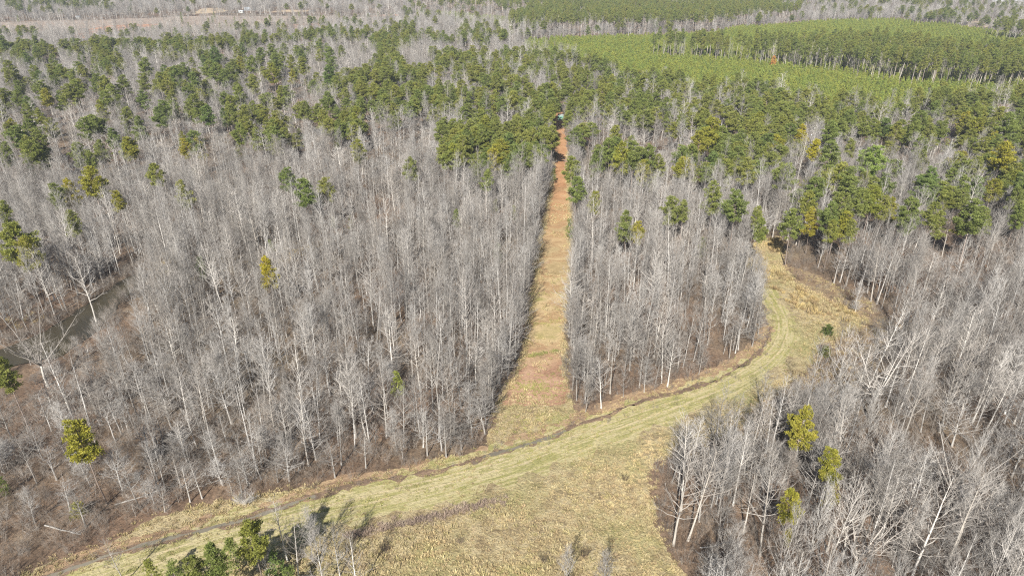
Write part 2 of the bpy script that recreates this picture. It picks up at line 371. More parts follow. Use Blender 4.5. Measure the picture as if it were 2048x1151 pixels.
# pine belts, traced at crown height
PZ = 14.0
BELTS = [(p, GP(q, PZ)) for p, q in (
    (.05, [(-60, 96), (520, 86), (700, 90), (720, 240), (560, 300), (300, 315), (-60, 320)]), (.82, [(880, 258), (960, 238), (1085, 240), (1080, 318), (960, 326), (890, 312)]), (.30, [(1180, 255), (1440, 280), (1560, 245), (1640, 250), (1560, 330), (1300, 345), (1180, 320)]), (.12, [(1560, 290), (2100, 280), (2100, 420), (1850, 400), (1560, 380)]),
    (.50, [(700, 140), (760, 110), (830, 120), (880, 140), (1000, 128), (1035, 105), (1060, 97), (1150, 110), (1228, 124), (1255, 146), (1330, 154), (1450, 162), (1560, 172), (1700, 196), (1830, 213), (1620, 220), (1540, 245), (1440, 285), (1400, 275), (1310, 265), (1240, 255), (1140, 285), (1070, 315), (960, 322), (890, 305), (870, 255), (800, 250), (720, 225), (700, 180)]),
    (.62, [(530, 185), (600, 190), (612, 225), (600, 255), (540, 262), (515, 240)]),
    (.70, [(635, 195), (690, 185), (730, 220), (715, 262), (660, 250), (632, 225)]),
    (.75, [(735, 70), (760, 55), (810, 48), (840, 60), (830, 78), (790, 100), (805, 130), (770, 125), (755, 90)]),
    (.35, [(840, 55), (960, 55), (1010, 65), (1010, 85), (940, 82), (860, 76)]),
    (.32, [(860, 105), (960, 105), (1040, 100), (1000, 130), (880, 140)]),
    (.48, [(1540, 245), (1620, 200), (1850, 190), (2150, 170), (2150, 300), (1980, 290), (1900, 265), (1760, 268), (1690, 262), (1640, 245)]),
    (.80, [(-60, 92), (60, 86), (170, 86), (240, 80), (400, 77), (512, 69), (640, 60), (740, 62), (740, 70), (640, 72), (520, 80), (420, 92), (330, 98), (250, 96), (170, 96), (60, 98), (-60, 104)]),
    (.72, [(180, 86), (220, 90), (228, 120), (232, 140), (195, 138), (180, 115)]),
    (.55, [(-40, 98), (40, 98), (60, 118), (45, 125), (10, 112), (-40, 112)]),
    (.45, [(870, -2), (960, -6), (1090, 4), (1100, 8), (870, 8)]),
    (.30, [(1340, -12), (1600, -8), (2100, 4), (2100, 10), (1700, 6), (1340, 2)]),
    (.35, [(1820, 22), (2048, 20), (2048, 32), (1830, 30)]),
    (.45, [(10, 2), (200, -6), (230, 8), (180, 8), (20, 10)]),
)]

def forest_ok(p, pad=1.2):
    ok = ~inside(p, MEADOW) & ~inside(p, LANE)
    near = np.hypot(*p.T) < 420
    idx = np.where(ok & near)[0]
    if len(idx):
        q = p[idx]
        bad = (dist_line(q, LANE, True) < pad) | (dist_line(q, POND, True) < 1.6) | inside(q, POND) | (dist_line(q, MEADOW, True) < .6)
        ok[idx[bad]] = False
    return ok

# ------------------------------------------------------------------ ground
def axis(a, b, fine0, fine1, step, grow):
    v = list(np.arange(fine0, fine1 + .01, step)); s = step; x = v[-1]
    while x < b: s *= grow; x += s; v.append(x)
    s = step; x = v[0]; left = []
    while x > a: s *= grow; x -= s; left.append(x)
    return np.array(left[::-1] + v)
xs = axis(-6000, 6000, -180, 180, 1.5, 1.12); ys = axis(-800, 7500, 60, 300, 1.5, 1.08)
gx, gy = np.meshgrid(xs, ys); gp = np.stack([gx.ravel(), gy.ravel()], -1)
gz = np.zeros(len(gp))
nearm = (np.abs(gp[:, 0]) < 260) & (gp[:, 1] > 90) & (gp[:, 1] < 300) & (gp[:, 0] < 0)
q = gp[nearm]; dpond = dist_line(q, POND, True); ins = inside(q, POND)
gz[nearm] = np.where(ins, -.6 - np.minimum(dpond, 1.5) * .6, -.6 * np.clip(1 - dpond / 1.4, 0, 1) ** 1.5)
far = np.hypot(*gp.T); gz += np.clip((far - 1500) / 3000, 0, 1) * 60 * vnoise(gp, 900, 8)
nx, ny = len(xs), len(ys); ii = (np.arange(ny - 1)[:, None] * nx + np.arange(nx - 1)[None]).ravel()
me = mesh_from("ground", np.column_stack([gp, gz]), [np.stack([ii, ii + 1, ii + nx + 1, ii + nx], -1)], [M['floor']], smooth=True)
tag(link("ground", me), "brown leaf litter covering the forest floor", kind="structure")

def sheet(name, poly, mat, z, amp=.8, step=.8, sc=2.2, seed=1):
    p = densify(poly, step, True)
    p = p + (np.stack([vnoise(p, sc, seed), vnoise(p, sc, seed + 1)], -1) - .5) * 2 * amp + (np.stack([vnoise(p, sc * .4, seed + 2), vnoise(p, sc * .4, seed + 3)], -1) - .5) * amp
    tri = np.array(tessellate_polygon([[Vector((a, b, 0)) for a, b in p]]))
    V = np.column_stack([p, np.full(len(p), z)])
    a, b, c = V[tri[:, 0]], V[tri[:, 1]], V[tri[:, 2]]
    fl = np.cross(b - a, c - a)[:, 2] < 0; tri[fl] = tri[fl][:, ::-1]
    return link(name, mesh_from(name, V, [tri], [mat]))

def strip(name, line, halfw, mat, z, amp=.5, seed=5):
    """a ragged-edged band with uv along and across, in metres"""
    p = densify(line, .7); d = np.gradient(p, axis=0); d /= np.linalg.norm(d, axis=1)[:, None]; nrm = np.stack([-d[:, 1], d[:, 0]], -1)
    s = np.concatenate([[0], np.cumsum(np.hypot(*np.diff(p, axis=0).T))])
    hw = halfw(s / s[-1]) if callable(halfw) else np.full(len(p), halfw)
    e1 = hw + (vnoise(np.stack([s, s * 0], -1), 2.5, seed) - .5) * 2 * amp + (vnoise(np.stack([s, s * 0], -1), .9, seed + 3) - .5) * amp
    e2 = hw + (vnoise(np.stack([s, s * 0], -1), 2.5, seed + 1) - .5) * 2 * amp + (vnoise(np.stack([s, s * 0], -1), .9, seed + 4) - .5) * amp
    k = 5; rows = [p + nrm * (e1 * (1 - 2 * j / (k - 1)) if j < k / 2 else -e2 * (2 * j / (k - 1) - 1))[:, None] for j in range(k)]
    offs = [(e1 * (1 - 2 * j / (k - 1)) if j < k / 2 else -e2 * (2 * j / (k - 1) - 1)) for j in range(k)]
    V = np.stack(rows, 1).reshape(-1, 2); V = np.column_stack([V, np.full(len(V), z)])
    n = len(p); i = np.arange(n - 1)[:, None] * k + np.arange(k - 1)[None]; i = i.ravel()
    F = np.stack([i, i + 1, i + k + 1, i + k], -1)
    a = V[F[:, 0]]; fl = np.cross(V[F[:, 1]] - a, V[F[:, 2]] - a)[:, 2] < 0; F[fl] = F[fl][:, ::-1]
    me = mesh_from(name, V, [F], [mat]); uvl = me.uv_layers.new(name="UVMap")
    U = np.stack([np.repeat(s, k), np.stack(offs, 1).ravel()], -1)
    li = np.empty(len(me.loops), np.int32); me.loops.foreach_get("vertex_index", li); uvl.data.foreach_set("uv", U[li].astype(np.float32).ravel())
    return link(name, me)

M['rough'] = meadow_mat('rough_brown_grass', [(.25, (.13, .09, .06)), (.45, (.24, .17, .11)), (.62, (.36, .28, .165)), (.8, (.30, .21, .14))], [(.3, (.26, .19, .12)), (.7, (.40, .32, .19))], 0)
tag(sheet("rough_ground", LOW, M['rough'], .002, 2.2, 1.2, 5, 141), "brown rough grass beyond the bend of the mown track", kind="structure")
tag(sheet("meadow", MEADOW, M['meadow'], .004), "straw coloured rough meadow beside the ditch", kind="structure")
tag(strip("mown_path", TRACK, lambda u: np.interp(u, [0, .3, .55, .75, .88, 1], [5.0, 5.2, 4.8, 3.6, 2.7, 1.8]), M['track'], .010, 1.5, 21), "green mown track curving through the straw meadow", kind="structure")
tag(strip("bank_verge", DITCH, lambda u: np.interp(u, [0, .2, .5, .7, 1], [2.6, 2.8, 3.0, 4.5, 3.0]), M['verge'], .007, 1.0, 31), "brown rough grass either side of the ditch", kind="structure")
tag(strip("ditch_bank", DITCH, lambda u: np.interp(u, [0, .3, .6, 1], [.85, .7, .65, .5]), M['bank'], .014, .7, 41), "dark muddy bank of the narrow ditch", kind="structure")
nD = len(DITCH)
def ditch_part(a, b): return DITCH[int(nD * a):int(nD * b)]
tag(strip("ditch_water", ditch_part(.02, .30), .38, M['ditch_water'], .018, .35, 51), "narrow grey water of the ditch beside the meadow", kind="structure")
tag(strip("ditch_water", ditch_part(.46, .60), .42, M['ditch_water'], .018, .35, 61), "narrow shining water of the ditch below the lane mouth", kind="structure")
tag(sheet("dirt_lane", LANE, M['lane'], .0055, .7, .8, 2.5, 71), "straight orange dirt lane cut through the wood", kind="structure")
x0, y0 = POND.min(0) - 3; x1, y1 = POND.max(0) + 3
pw = densify(POND, 3, True); cen = pw.mean(0)
tag(sheet("pond_water", np.array(pw), M['pond_water'], -.42, .0, 3.0, 3, 81), "still brown water of the long pond", kind="structure")
# the pond's sheet reaches under its banks
tag(sheet("scrub_clearing", SCRUB, M['scrub_soil'], .05, 6, 6, 30, 91), "pale pinkish soil of the distant scrub clearing", kind="structure")
for k, pl in enumerate(RED_BARE): tag(sheet("bare_ground", pl, M['red_soil'], .10, 3, 3, 12, 101 + k), "reddish bare soil patch in the far scrub", kind="structure")
for k, pl in enumerate(TAN_BARE): tag(sheet("far_field", pl, M['tan_soil'], .10, 3, 3, 12, 121 + k), "tan far field among the distant trees", kind="structure")

# ------------------------------------------------------------------ tree prototypes
def unit(v): return v / (np.linalg.norm(v, axis=-1, keepdims=True) + 1e-9)

def bare_tree(seed, H, cb, spread, nl, r0, up=.55, fork=0, wild=.25, twigs=1.0, lean=0.0):
    """a leafless tree: (stem MB, crown MB)"""
    rs = np.random.RandomState(seed); stem, crown = MB(), MB()
    n = 10; t = np.linspace(0, 1, n); wob = np.cumsum(rs.normal(0, .012 * H / 10 * (1 + wild), (n, 2)), 0); wob -= wob[0]
    top = H * (.26 if fork else 1.0)
    pts = np.column_stack([wob[:, 0] + lean * t * H, wob[:, 1], -.4 + t * (top + .4)])
    rad = r0 * (1 - (.45 if fork else .88) * t ** .9); rad[0] *= 1.35
    stem.tube(pts, rad, 6)
    def at(u): f = u * (n - 1); i = min(int(f), n - 2); return pts[i] + (pts[i + 1] - pts[i]) * (f - i)
    limbs = []
    leaders = [(pts, rad)]
    if fork:
        leaders = []
        for k in range(fork):
            az = k * 2 * math.pi / fork + rs.uniform(-.5, .5); L = H * rs.uniform(.55, .74); m = 7; u = np.linspace(0, 1, m)
            out = L * rs.uniform(.28, .7) * u ** .9; zz = L * u * rs.uniform(.8, 1.0)
            lp = pts[-1] + np.column_stack([np.cos(az) * out, np.sin(az) * out, zz - .1]) + np.cumsum(rs.normal(0, .02 * L / 3, (m, 3)), 0) * u[:, None]
            lr = rad[-1] * .8 * (1 - .85 * u); crown.tube(lp, lr, 5); leaders.append((lp, lr))
    for i in range(nl):
        lp, lr = leaders[i % len(leaders)]
        u = cb + (1 - cb) * ((i + rs.rand()) / nl) if not fork else rs.uniform(.05, .95)
        u = min(u, .985); f = u * (len(lp) - 1); k = min(int(f), len(lp) - 2); a = lp[k] + (lp[k + 1] - lp[k]) * (f - k); ra = np.interp(f, np.arange(len(lr)), lr)
        v = (u - cb) / (1 - cb) if not fork else u
        prof = (.55 + .45 * math.sin(min(1, v * 1.25 + .2) * math.pi * .75)) * (1 - .55 * v ** 2) if not fork else (1 - .4 * v)
        L = spread * prof * rs.uniform(.7, 1.2); az = i * 2.4 + rs.uniform(-.6, .6)
        el = up + .35 * v + rs.normal(0, .14)
        d = np.array([math.cos(az) * math.cos(el), math.sin(az) * math.cos(el), math.sin(el)])
        m = 5; s = np.linspace(0, 1, m); p = a + d * (s * L)[:, None]; p[:, 2] += .16 * L * s ** 2; p += np.cumsum(rs.normal(0, .035 * L * wild * 2, (m, 3)), 0) * (s > 0)[:, None]
        r = np.maximum(min(ra * .62, .03 + .016 * L) * (1 - .78 * s), .012)
        crown.tube(p, r, 4); limbs.append((p, L))
    # a few dead stubs low on the stem
    A, D, LL, RR = [], [], [], []
    for i in range(5):
        u = rs.uniform(.2, max(.25, cb)); az = rs.uniform(0, 6.28); A.append(at(min(u, .95))); D.append([math.cos(az), math.sin(az), .25]); LL.append(rs.uniform(.5, 1.6)); RR.append(.02)
    # branches
    for p, L in limbs:
        ns = max(3, int((2.2 + .85 * L) * twigs))
        for j in range(ns):
            u = rs.uniform(.18, 1.0); f = u * 4; k = min(int(f), 3); a = p[k] + (p[k + 1] - p[k]) * (f - k)
            d = unit(p[k + 1] - p[k]); d = unit(d * .8 + rs.normal(0, .5, 3) + np.array([0, 0, .35])); l2 = (.16 + .34 * (1.1 - u)) * L + rs.uniform(.4, .9)
            s = np.linspace(0, 1, 3); q = a + d * (s * l2)[:, None]; q[:, 2] += .14 * l2 * s ** 2
            crown.tube(q, np.array([.030, .021, .012]), 3)
            nt_ = max(2, int(3.4 * twigs)); uu = rs.uniform(.2, 1, nt_); a3 = a + d * (uu * l2)[:, None]; a3[:, 2] += .14 * l2 * uu ** 2
            d3 = unit(d + rs.normal(0, .55, (nt_, 3)) + np.array([0, 0, .3])); l3 = rs.uniform(.5, 1.5, nt_)
            A += list(a3); D += list(d3); LL += list(l3); RR += [.014] * nt_
            for g in range(nt_):
                kk = 2; uu = rs.uniform(.25, .9, kk); a4 = a3[g] + d3[g] * (uu * l3[g])[:, None]; d4 = d3[g] + rs.normal(0, .6, (kk, 3)) + np.array([0, 0, .25])
                A += list(a4); D += list(d4); LL += list(rs.uniform(.3, .9, kk)); RR += [.009] * kk
    crown.spikes(np.array(A), np.array(D), np.array(LL), np.array(RR))
    return stem, crown

def pine_tree(seed, H, cb, Rm, n_limb, r0, dens=1.0, cone=.5, needle_l=.5):
    rs = np.random.RandomState(seed); stem, crown, limb = MB(), MB(), MB()
    n = 8; t = np.linspace(0, 1, n); wob = np.cumsum(rs.normal(0, .07, (n, 2)), 0); wob -= wob[0]
    pts = np.column_stack([wob, -.4 + t * (H + .1)]); stem.tube(pts, r0 * (1 - .86 * t), 6)
    A, D, L = [], [], []
    def clump(c, rad, k):
        k = max(5, int(k * dens * (rad / .6) ** 1.5)); o = rs.normal(size=(k, 3)); o = unit(o) * (rs.rand(k, 1) ** .45) * rad; o[:, 2] *= .52
        for q in o:
            m = 7; d = rs.normal(size=(m, 3)) + unit(q + np.array([0, 0, .3 * rad])) * 1.1 + np.array([0, 0, .35])
            A.extend([c + q] * m); D.extend(d); L.extend(rs.uniform(.7, 1.25, m) * needle_l)
    for i in range(n_limb):
        v = (i + rs.rand()) / n_limb; u = cb + (1 - cb) * v; f = min(u, .99) * (n - 1); k = min(int(f), n - 2); a = pts[k] + (pts[k + 1] - pts[k]) * (f - k)
        prof = (1 - v) ** cone * (.45 + .55 * min(1, v * 3.2)); ll = max(.35, Rm * prof * rs.uniform(.6, 1.25)); az = i * 2.4 + rs.uniform(-.7, .7); el = -.05 + .75 * v + rs.normal(0, .12)
        d = np.array([math.cos(az) * math.cos(el), math.sin(az) * math.cos(el), math.sin(el)])
        s = np.linspace(0, 1, 4); p = a + d * (s * ll)[:, None]; p[:, 2] += .12 * ll * s ** 2
        limb.tube(p, np.maximum((.02 + .018 * ll) * (1 - .75 * s), .012), 4)
        nc = max(1, int(round(ll / 1.05)))
        for j in range(nc):
            g = 1 - j * .9 / max(nc, 1) * rs.uniform(.7, 1.0); c = a + d * (g * ll); c[2] += .12 * ll * g * g
            clump(c + rs.normal(0, .15, 3), rs.uniform(.65, 1.1) * (1 - .25 * v) * (.6 + .4 * min(1, Rm / 2.5)), 12)
    clump(pts[-1] - np.array([0, 0, .15]), .6, 12)
    nA = len(A); crown.needles(np.array(A), np.array(D), np.array(L), rs.uniform(.055, .10, nA) * (needle_l / .5), rs)
    return stem, limb, crown

def thicket(seed, h, nst, rad, fan):
    rs = np.random.RandomState(seed); m = MB(); A, D, L, Rr = [], [], [], []
    for i in range(nst):
        az = rs.uniform(0, 6.28); rr = rad * math.sqrt(rs.rand()); a = np.array([math.cos(az) * rr, math.sin(az) * rr, -.1]); hh = h * rs.uniform(.45, 1.1)
        d = unit(np.array([math.cos(az) * fan, math.sin(az) * fan, 1]) + rs.normal(0, .18, 3)); A.append(a); D.append(d); L.append(hh); Rr.append(.018)
        k = 6; u = rs.uniform(.25, .95, k); A += list(a + d * (u * hh)[:, None]); D += list(d + rs.normal(0, .5, (k, 3)) + np.array([0, 0, .2])); L += list(rs.uniform(.25, .5, k) * h * .8); Rr += [.011] * k
        k2 = 10; u = rs.uniform(.4, 1, k2); A += list(a + d * (u * hh)[:, None] + rs.normal(0, .12, (k2, 3))); D += list(d + rs.normal(0, .7, (k2, 3))); L += list(rs.uniform(.15, .35, k2) * h * .8); Rr += [.008] * k2
    m.spikes(np.array(A), np.array(D), np.array(L), np.array(Rr)); return m

def tuft(seed, n, h, rad, fan, wd):
    rs = np.random.RandomState(seed); m = MB(); az = rs.uniform(0, 6.28, n); rr = rad * np.sqrt(rs.rand(n)); a = np.column_stack([np.cos(az) * rr, np.sin(az) * rr, np.full(n, -.04)])
    f = fan * rs.uniform(.3, 1.2, n); d = np.column_stack([np.cos(az) * f, np.sin(az) * f, np.ones(n)]) + rs.normal(0, .2, (n, 3))
    m.needles(a, d, h * rs.uniform(.55, 1.15, n), np.full(n, wd) * rs.uniform(.6, 1.3, n), rs); return m

BARE = []      # dicts: stem mesh, crown mesh, joined mesh, kind, height
def add_bare(kind, words_, H, parts, mats):
    st, cr = parts; k = len(BARE)
    BARE.append(dict(kind=kind, words=words_, H=H, stem=st.mesh("trunk", mats[0], True), crown=cr.mesh("crown", mats[1]), whole=join_meshes("bare_tree", [(st, mats[0]), (cr, mats[1])])))
G1, G2 = (M['bark'], M['twig']), (M['white_bark'], M['white_twig'])
for i in range(6): add_bare('slim', ['tall slim', 'narrow-crowned', 'straight slim', 'tall thin', 'slender', 'straight narrow'][i], [21, 19, 22, 20, 18, 21][i], bare_tree(100 + i, [21, 19, 22, 20, 18, 21][i], [.40, .30, .50, .36, .26, .33][i], [3.4, 3.6, 3.0, 3.9, 3.2, 3.7][i], [23, 25, 20, 25, 24, 27][i], [.185, .17, .195, .18, .16, .18][i], .72, twigs=.82, lean=[0, .02, -.02, .03, 0, -.03][i]), G1)
for i in range(3): add_bare('broad', ['broad-crowned', 'wide spreading', 'thickly twigged'][i], [17, 18, 16][i], bare_tree(200 + i, [17, 18, 16][i], [.28, .34, .25][i], [5.4, 5.0, 4.8][i], [26, 26, 28][i], [.21, .23, .2][i], .5, wild=.4), G1)
for i in range(3): add_bare('white', ['white-barked slim', 'pale-barked', 'white-barked'][i], [21, 19, 20][i], bare_tree(300 + i, [21, 19, 20][i], [.42, .35, .3][i], [4.0, 4.4, 4.8][i], [24, 24, 26][i], [.22, .21, .24][i], .6, wild=.4, twigs=.8), G2)
for i in range(2): add_bare('sycamore', ['huge white forked', 'massive white-limbed'][i], [21, 20][i], bare_tree(400 + i, [21, 20][i], .3, [5.0, 4.8][i], 44, [.36, .34][i], .35, fork=[6, 5][i], wild=.7, twigs=.75), G2)
for i in range(3): add_bare('sapling', 'small', [9, 11, 8][i], bare_tree(500 + i, [9, 11, 8][i], [.25, .3, .2][i], [1.9, 2.0, 2.1][i], [14, 16, 15][i], [.065, .08, .06][i], .7, twigs=.7), G1)
for i in range(2): add_bare('dense', ['bushy-topped', 'finely twigged'][i], [17, 16][i], bare_tree(600 + i, [17, 16][i], [.3, .22][i], [3.9, 3.8][i], [30, 30][i], [.15, .14][i], .85, twigs=1.25), G1)
KIDX = {}
for k, b in enumerate(BARE): KIDX.setdefault(b['kind'], []).append(k)

PINE = []
def add_pine(kind, H, parts, nmat='needle', bk='pine_bark'):
    st, li, cr = parts
    stem_limb = MB(); v, fs = st.arrays(); stem_limb.add(v, fs[0] if fs[0].shape[1] == 3 else None, fs[-1])
    PINE.append(dict(kind=kind, H=H, stem=st.mesh("trunk", M[bk], True), crown=join_meshes("crown", [(cr, M[nmat]), (li, M['pine_bark'])]), whole=join_meshes("pine_tree", [(st, M[bk]), (li, M['pine_bark']), (cr, M[nmat])])))
for i in range(5): add_pine('round', [20, 19, 21, 18, 20][i], pine_tree(700 + i, [20, 19, 21, 18, 20][i], [.58, .52, .60, .46, .55][i], [3.7, 3.9, 3.5, 3.7, 4.2][i], [36, 38, 36, 40, 40][i], [.2, .19, .2, .17, .21][i], 1.0, [.55, .6, .5, .7, .5][i]))
for i in range(3): add_pine('tall', [22, 23, 21][i], pine_tree(720 + i, [22, 23, 21][i], [.58, .62, .55][i], [2.7, 2.5, 2.8][i], 26, .2, 1.0, .5), bk='pale_bark')
for i in range(2): add_pine('small', [10, 9][i], pine_tree(740 + i, [10, 9][i], [.2, .15][i], [2.0, 2.1][i], 26, .1, .8, .8, .42))
PK = {}
for k, b in enumerate(PINE): PK.setdefault(b['kind'], []).append(k)

def proto_collection(name, meshes, colors=None):
    col = bpy.data.collections.new(name)
    for k, m in enumerate(meshes):
        o = bpy.data.objects.new(f"{name}_{k:02d}", m); col.objects.link(o)
        if colors: o.color = (*colors[k], 1)
    return col

def stuff(name, label, col, xyz, idx, rot, scl):
    """one object that carries all these copies"""
    me = bpy.data.meshes.new(name); n = len(xyz); me.vertices.add(n)
    me.vertices.foreach_set("co", np.ascontiguousarray(xyz, np.float32).ravel())
    a = me.attributes.new("pick", 'INT', 'POINT'); a.data.foreach_set("value", np.ascontiguousarray(idx, np.int32))
    a = me.attributes.new("turn", 'FLOAT_VECTOR', 'POINT'); a.data.foreach_set("vector", np.ascontiguousarray(rot, np.float32).ravel())
    a = me.attributes.new("size", 'FLOAT_VECTOR', 'POINT'); a.data.foreach_set("vector", np.ascontiguousarray(scl, np.float32).ravel())
    o = link(name, me); tag(o, label, kind="stuff")
    ng = bpy.data.node_groups.new(name + "_scatter", 'GeometryNodeTree')
    ng.interface.new_socket("Geometry", in_out='INPUT', socket_type='NodeSocketGeometry'); ng.interface.new_socket("Geometry", in_out='OUTPUT', socket_type='NodeSocketGeometry')
    gi, go = ng.nodes.new("NodeGroupInput"), ng.nodes.new("NodeGroupOutput")
    ci = ng.nodes.new("GeometryNodeCollectionInfo"); ci.inputs["Collection"].default_value = col; ci.inputs["Separate Children"].default_value = True; ci.inputs["Reset Children"].default_value = True
    ip = ng.nodes.new("GeometryNodeInstanceOnPoints"); ip.inputs["Pick Instance"].default_value = True
    def named(nm, ty): q = ng.nodes.new("GeometryNodeInputNamedAttribute"); q.data_type = ty; q.inputs["Name"].default_value = nm; return q.outputs["Attribute"]
    L = ng.links.new
    L(gi.outputs[0], ip.inputs["Points"]); L(ci.outputs[0], ip.inputs["Instance"])
    L(named("pick", 'INT'), ip.inputs["Instance Index"]); L(named("turn", 'FLOAT_VECTOR'), ip.inputs["Rotation"]); L(named("size", 'FLOAT_VECTOR'), ip.inputs["Scale"])
    L(ip.outputs[0], go.inputs[0])
    md = o.modifiers.new("scatter", 'NODES'); md.node_group = ng
    return o

def rots(n, tilt=.03): return np.column_stack([rng.normal(0, tilt, n), rng.normal(0, tilt, n), rng.uniform(0, 6.283, n)])
def scls(n, lo, hi, wv=.12): s = rng.uniform(lo, hi, n); a = s * rng.uniform(1 - wv, 1 + wv, n); return np.column_stack([a, a, s])

def jitter_grid(d0, d1, step, slope=.80, pad=25):
    X = np.arange(-slope * d1 - pad, slope * d1 + pad, step); Y = np.arange(max(30, d0 * .5), d1, step)
    a, b = np.meshgrid(X, Y); p = np.stack([a.ravel(), b.ravel()], -1) + rng.uniform(-.48, .48, (a.size, 2)) * step
    keep = (p[:, 1] >= d0) & (p[:, 1] < d1) & (np.abs(p[:, 0]) < slope * p[:, 1] + pad)
    return p[keep]

# ------------------------------------------------------------------ where the trees stand
rows_bare, rows_pine = [], []      # (x, y, proto, sx, sz, tint index)
p_all = [jitter_grid(62, 270, 2.9), jitter_grid(270, 620, 4.4), jitter_grid(620, 1050, 5.5), jitter_grid(1050, 1900, 8.5)]
for zone, p in enumerate(p_all):
    ok = forest_ok(p)
    p = p[ok]
    clump = vnoise(p, 26, 12) * .45 + vnoise(p, 11, 13) * .55
    keep = rng.random(len(p)) < np.interp(clump, [.2, .45, .7], [.12, .66, .98] if zone == 0 else [.08, .58, .95]); p = p[keep]
    young = inside(p, YOUNG) | inside(p, YOUNG_2); ta = inside(p, TALL_A); tb = inside(p, TALL_B); scrub = inside(p, SCRUB); rowf = inside(p, ROW_FAR)
    bare_soil = np.zeros(len(p), bool)
    for pl in RED_BARE + TAN_BARE: bare_soil |= inside(p, pl)
    prob = np.zeros(len(p))
    for pr, pl in BELTS: prob = np.maximum(prob, inside(p, pl) * pr)
    patch = vnoise(p, 22, 17); prob0 = prob.copy()
    prob = np.where(prob > 0, np.clip(prob + (patch - .5) * np.where(prob < .2, .5, 1.2), 0, 1), np.where(p[:, 1] > 700, .06, .0))
    u = rng.random(len(p))
    if zone == 0:
        low = inside(p, LOW); floorl = inside(p, FLOOR_L); edge = dist_line(p, MEADOW, True)
        pondside = np.zeros(len(p), bool)
        for q_ in range(4, 33, 3): pondside |= inside(p, POND * (1 - q_ / 195.0))
    for k in range(len(p)):
        x, y = p[k]
        if bare_soil[k]: continue
        if ta[k] or tb[k] or rowf[k]:
            if tb[k] and x < 260 and rng.random() < .35: continue
            if u[k] < .72: rows_pine.append((x, y, rng.choice(PK['tall']), rng.uniform(.9, 1.15), rng.uniform(.95, 1.15), 0))
            elif u[k] < .93: rows_bare.append((x, y, rng.choice(KIDX['white'] + KIDX['slim']), .8, rng.uniform(.7, 1.0)))
            continue
        if young[k] and prob0[k] <= 0: continue
        if scrub[k]:
            if u[k] < .62: rows_bare.append((x, y, rng.choice(KIDX['sapling']), rng.uniform(1.0, 1.8), rng.uniform(.35, .75)))
            elif u[k] < .66: rows_bare.append((x, y, rng.choice(KIDX['white'] + KIDX['slim']), .9, rng.uniform(.5, .8)))
            elif u[k] > .985: rows_pine.append((x, y, rng.choice(PK['small']), 1, 1, 1))
            continue
        if u[k] < prob[k]:
            rows_pine.append((x, y, rng.choice(PK['round']) if rng.random() > .12 else rng.choice(PK['small']), rng.uniform(.85, 1.3), rng.uniform(.66, 1.02), rng.choice([0, 1, 1, 2])))
            continue
        if prob[k] > .5 and rng.random() < .18: continue
        r = rng.random()
        kind = 'slim' if r < .42 else 'dense' if r < .64 else 'broad' if r < .76 else 'white' if r < .87 else 'sapling'
        if 135 < y < 420 and x < 60: kind = 'slim' if r < .56 else 'dense' if r < .67 else 'broad' if r < .76 else 'white' if r < .92 else 'sapling'
        right = x > 18 and y < 135
        if right and r < .5: kind = ['white', 'broad', 'slim', 'dense'][rng.integers(4)]
        if zone == 1 and rng.random() < .35: kind = ['broad', 'dense', 'white'][rng.integers(3)]
        if zone >= 2 and kind == 'sapling': kind = 'dense'
        big = 1.0 if zone < 2 else 1.15 if zone == 2 else 1.4
        hs = rng.uniform(.42, .84) if rng.random() < .82 else rng.uniform(.84, 1.1)
        if kind == 'sapling': hs = rng.uniform(.6, 1.0)
        if zone == 0 and x < 15 and y < 150: hs *= .9
        ws = rng.uniform(.68, 1.05) * big if zone == 0 else rng.uniform(.8, 1.4) * big
        if zone == 0:
            if low[k]:
                if rng.random() < .88: continue
                hs *= .55; ws *= .8
            if pondside[k]:
                if rng.random() < .74: continue
                hs *= .36; ws *= .7
            if floorl[k]:
                if rng.random() < .12: continue
                hs *= .74; ws *= .9
            if edge[k] < 9 and not right: hs *= np.interp(edge[k], [0, 9], [.72, 1])
        rows_bare.append((x, y, rng.choice(KIDX[kind]), ws, hs))

for line, side in ((LANE_L, -1), (LANE_R, 1)):
    v = densify(line, 2.1)
    for x, y in v:
        if y > 330 or rng.random() < .2: continue
        q_ = np.array([[x + side * rng.uniform(1.2, 4.0), y + rng.uniform(-1, 1)]])
        if inside(q_, MEADOW)[0] or inside(q_, LANE)[0]: continue
        rows_bare.append((q_[0, 0], q_[0, 1], rng.choice(KIDX['dense'] + KIDX['broad'] + KIDX['slim']), rng.uniform(.75, 1.05), rng.uniform(.5, .85)))
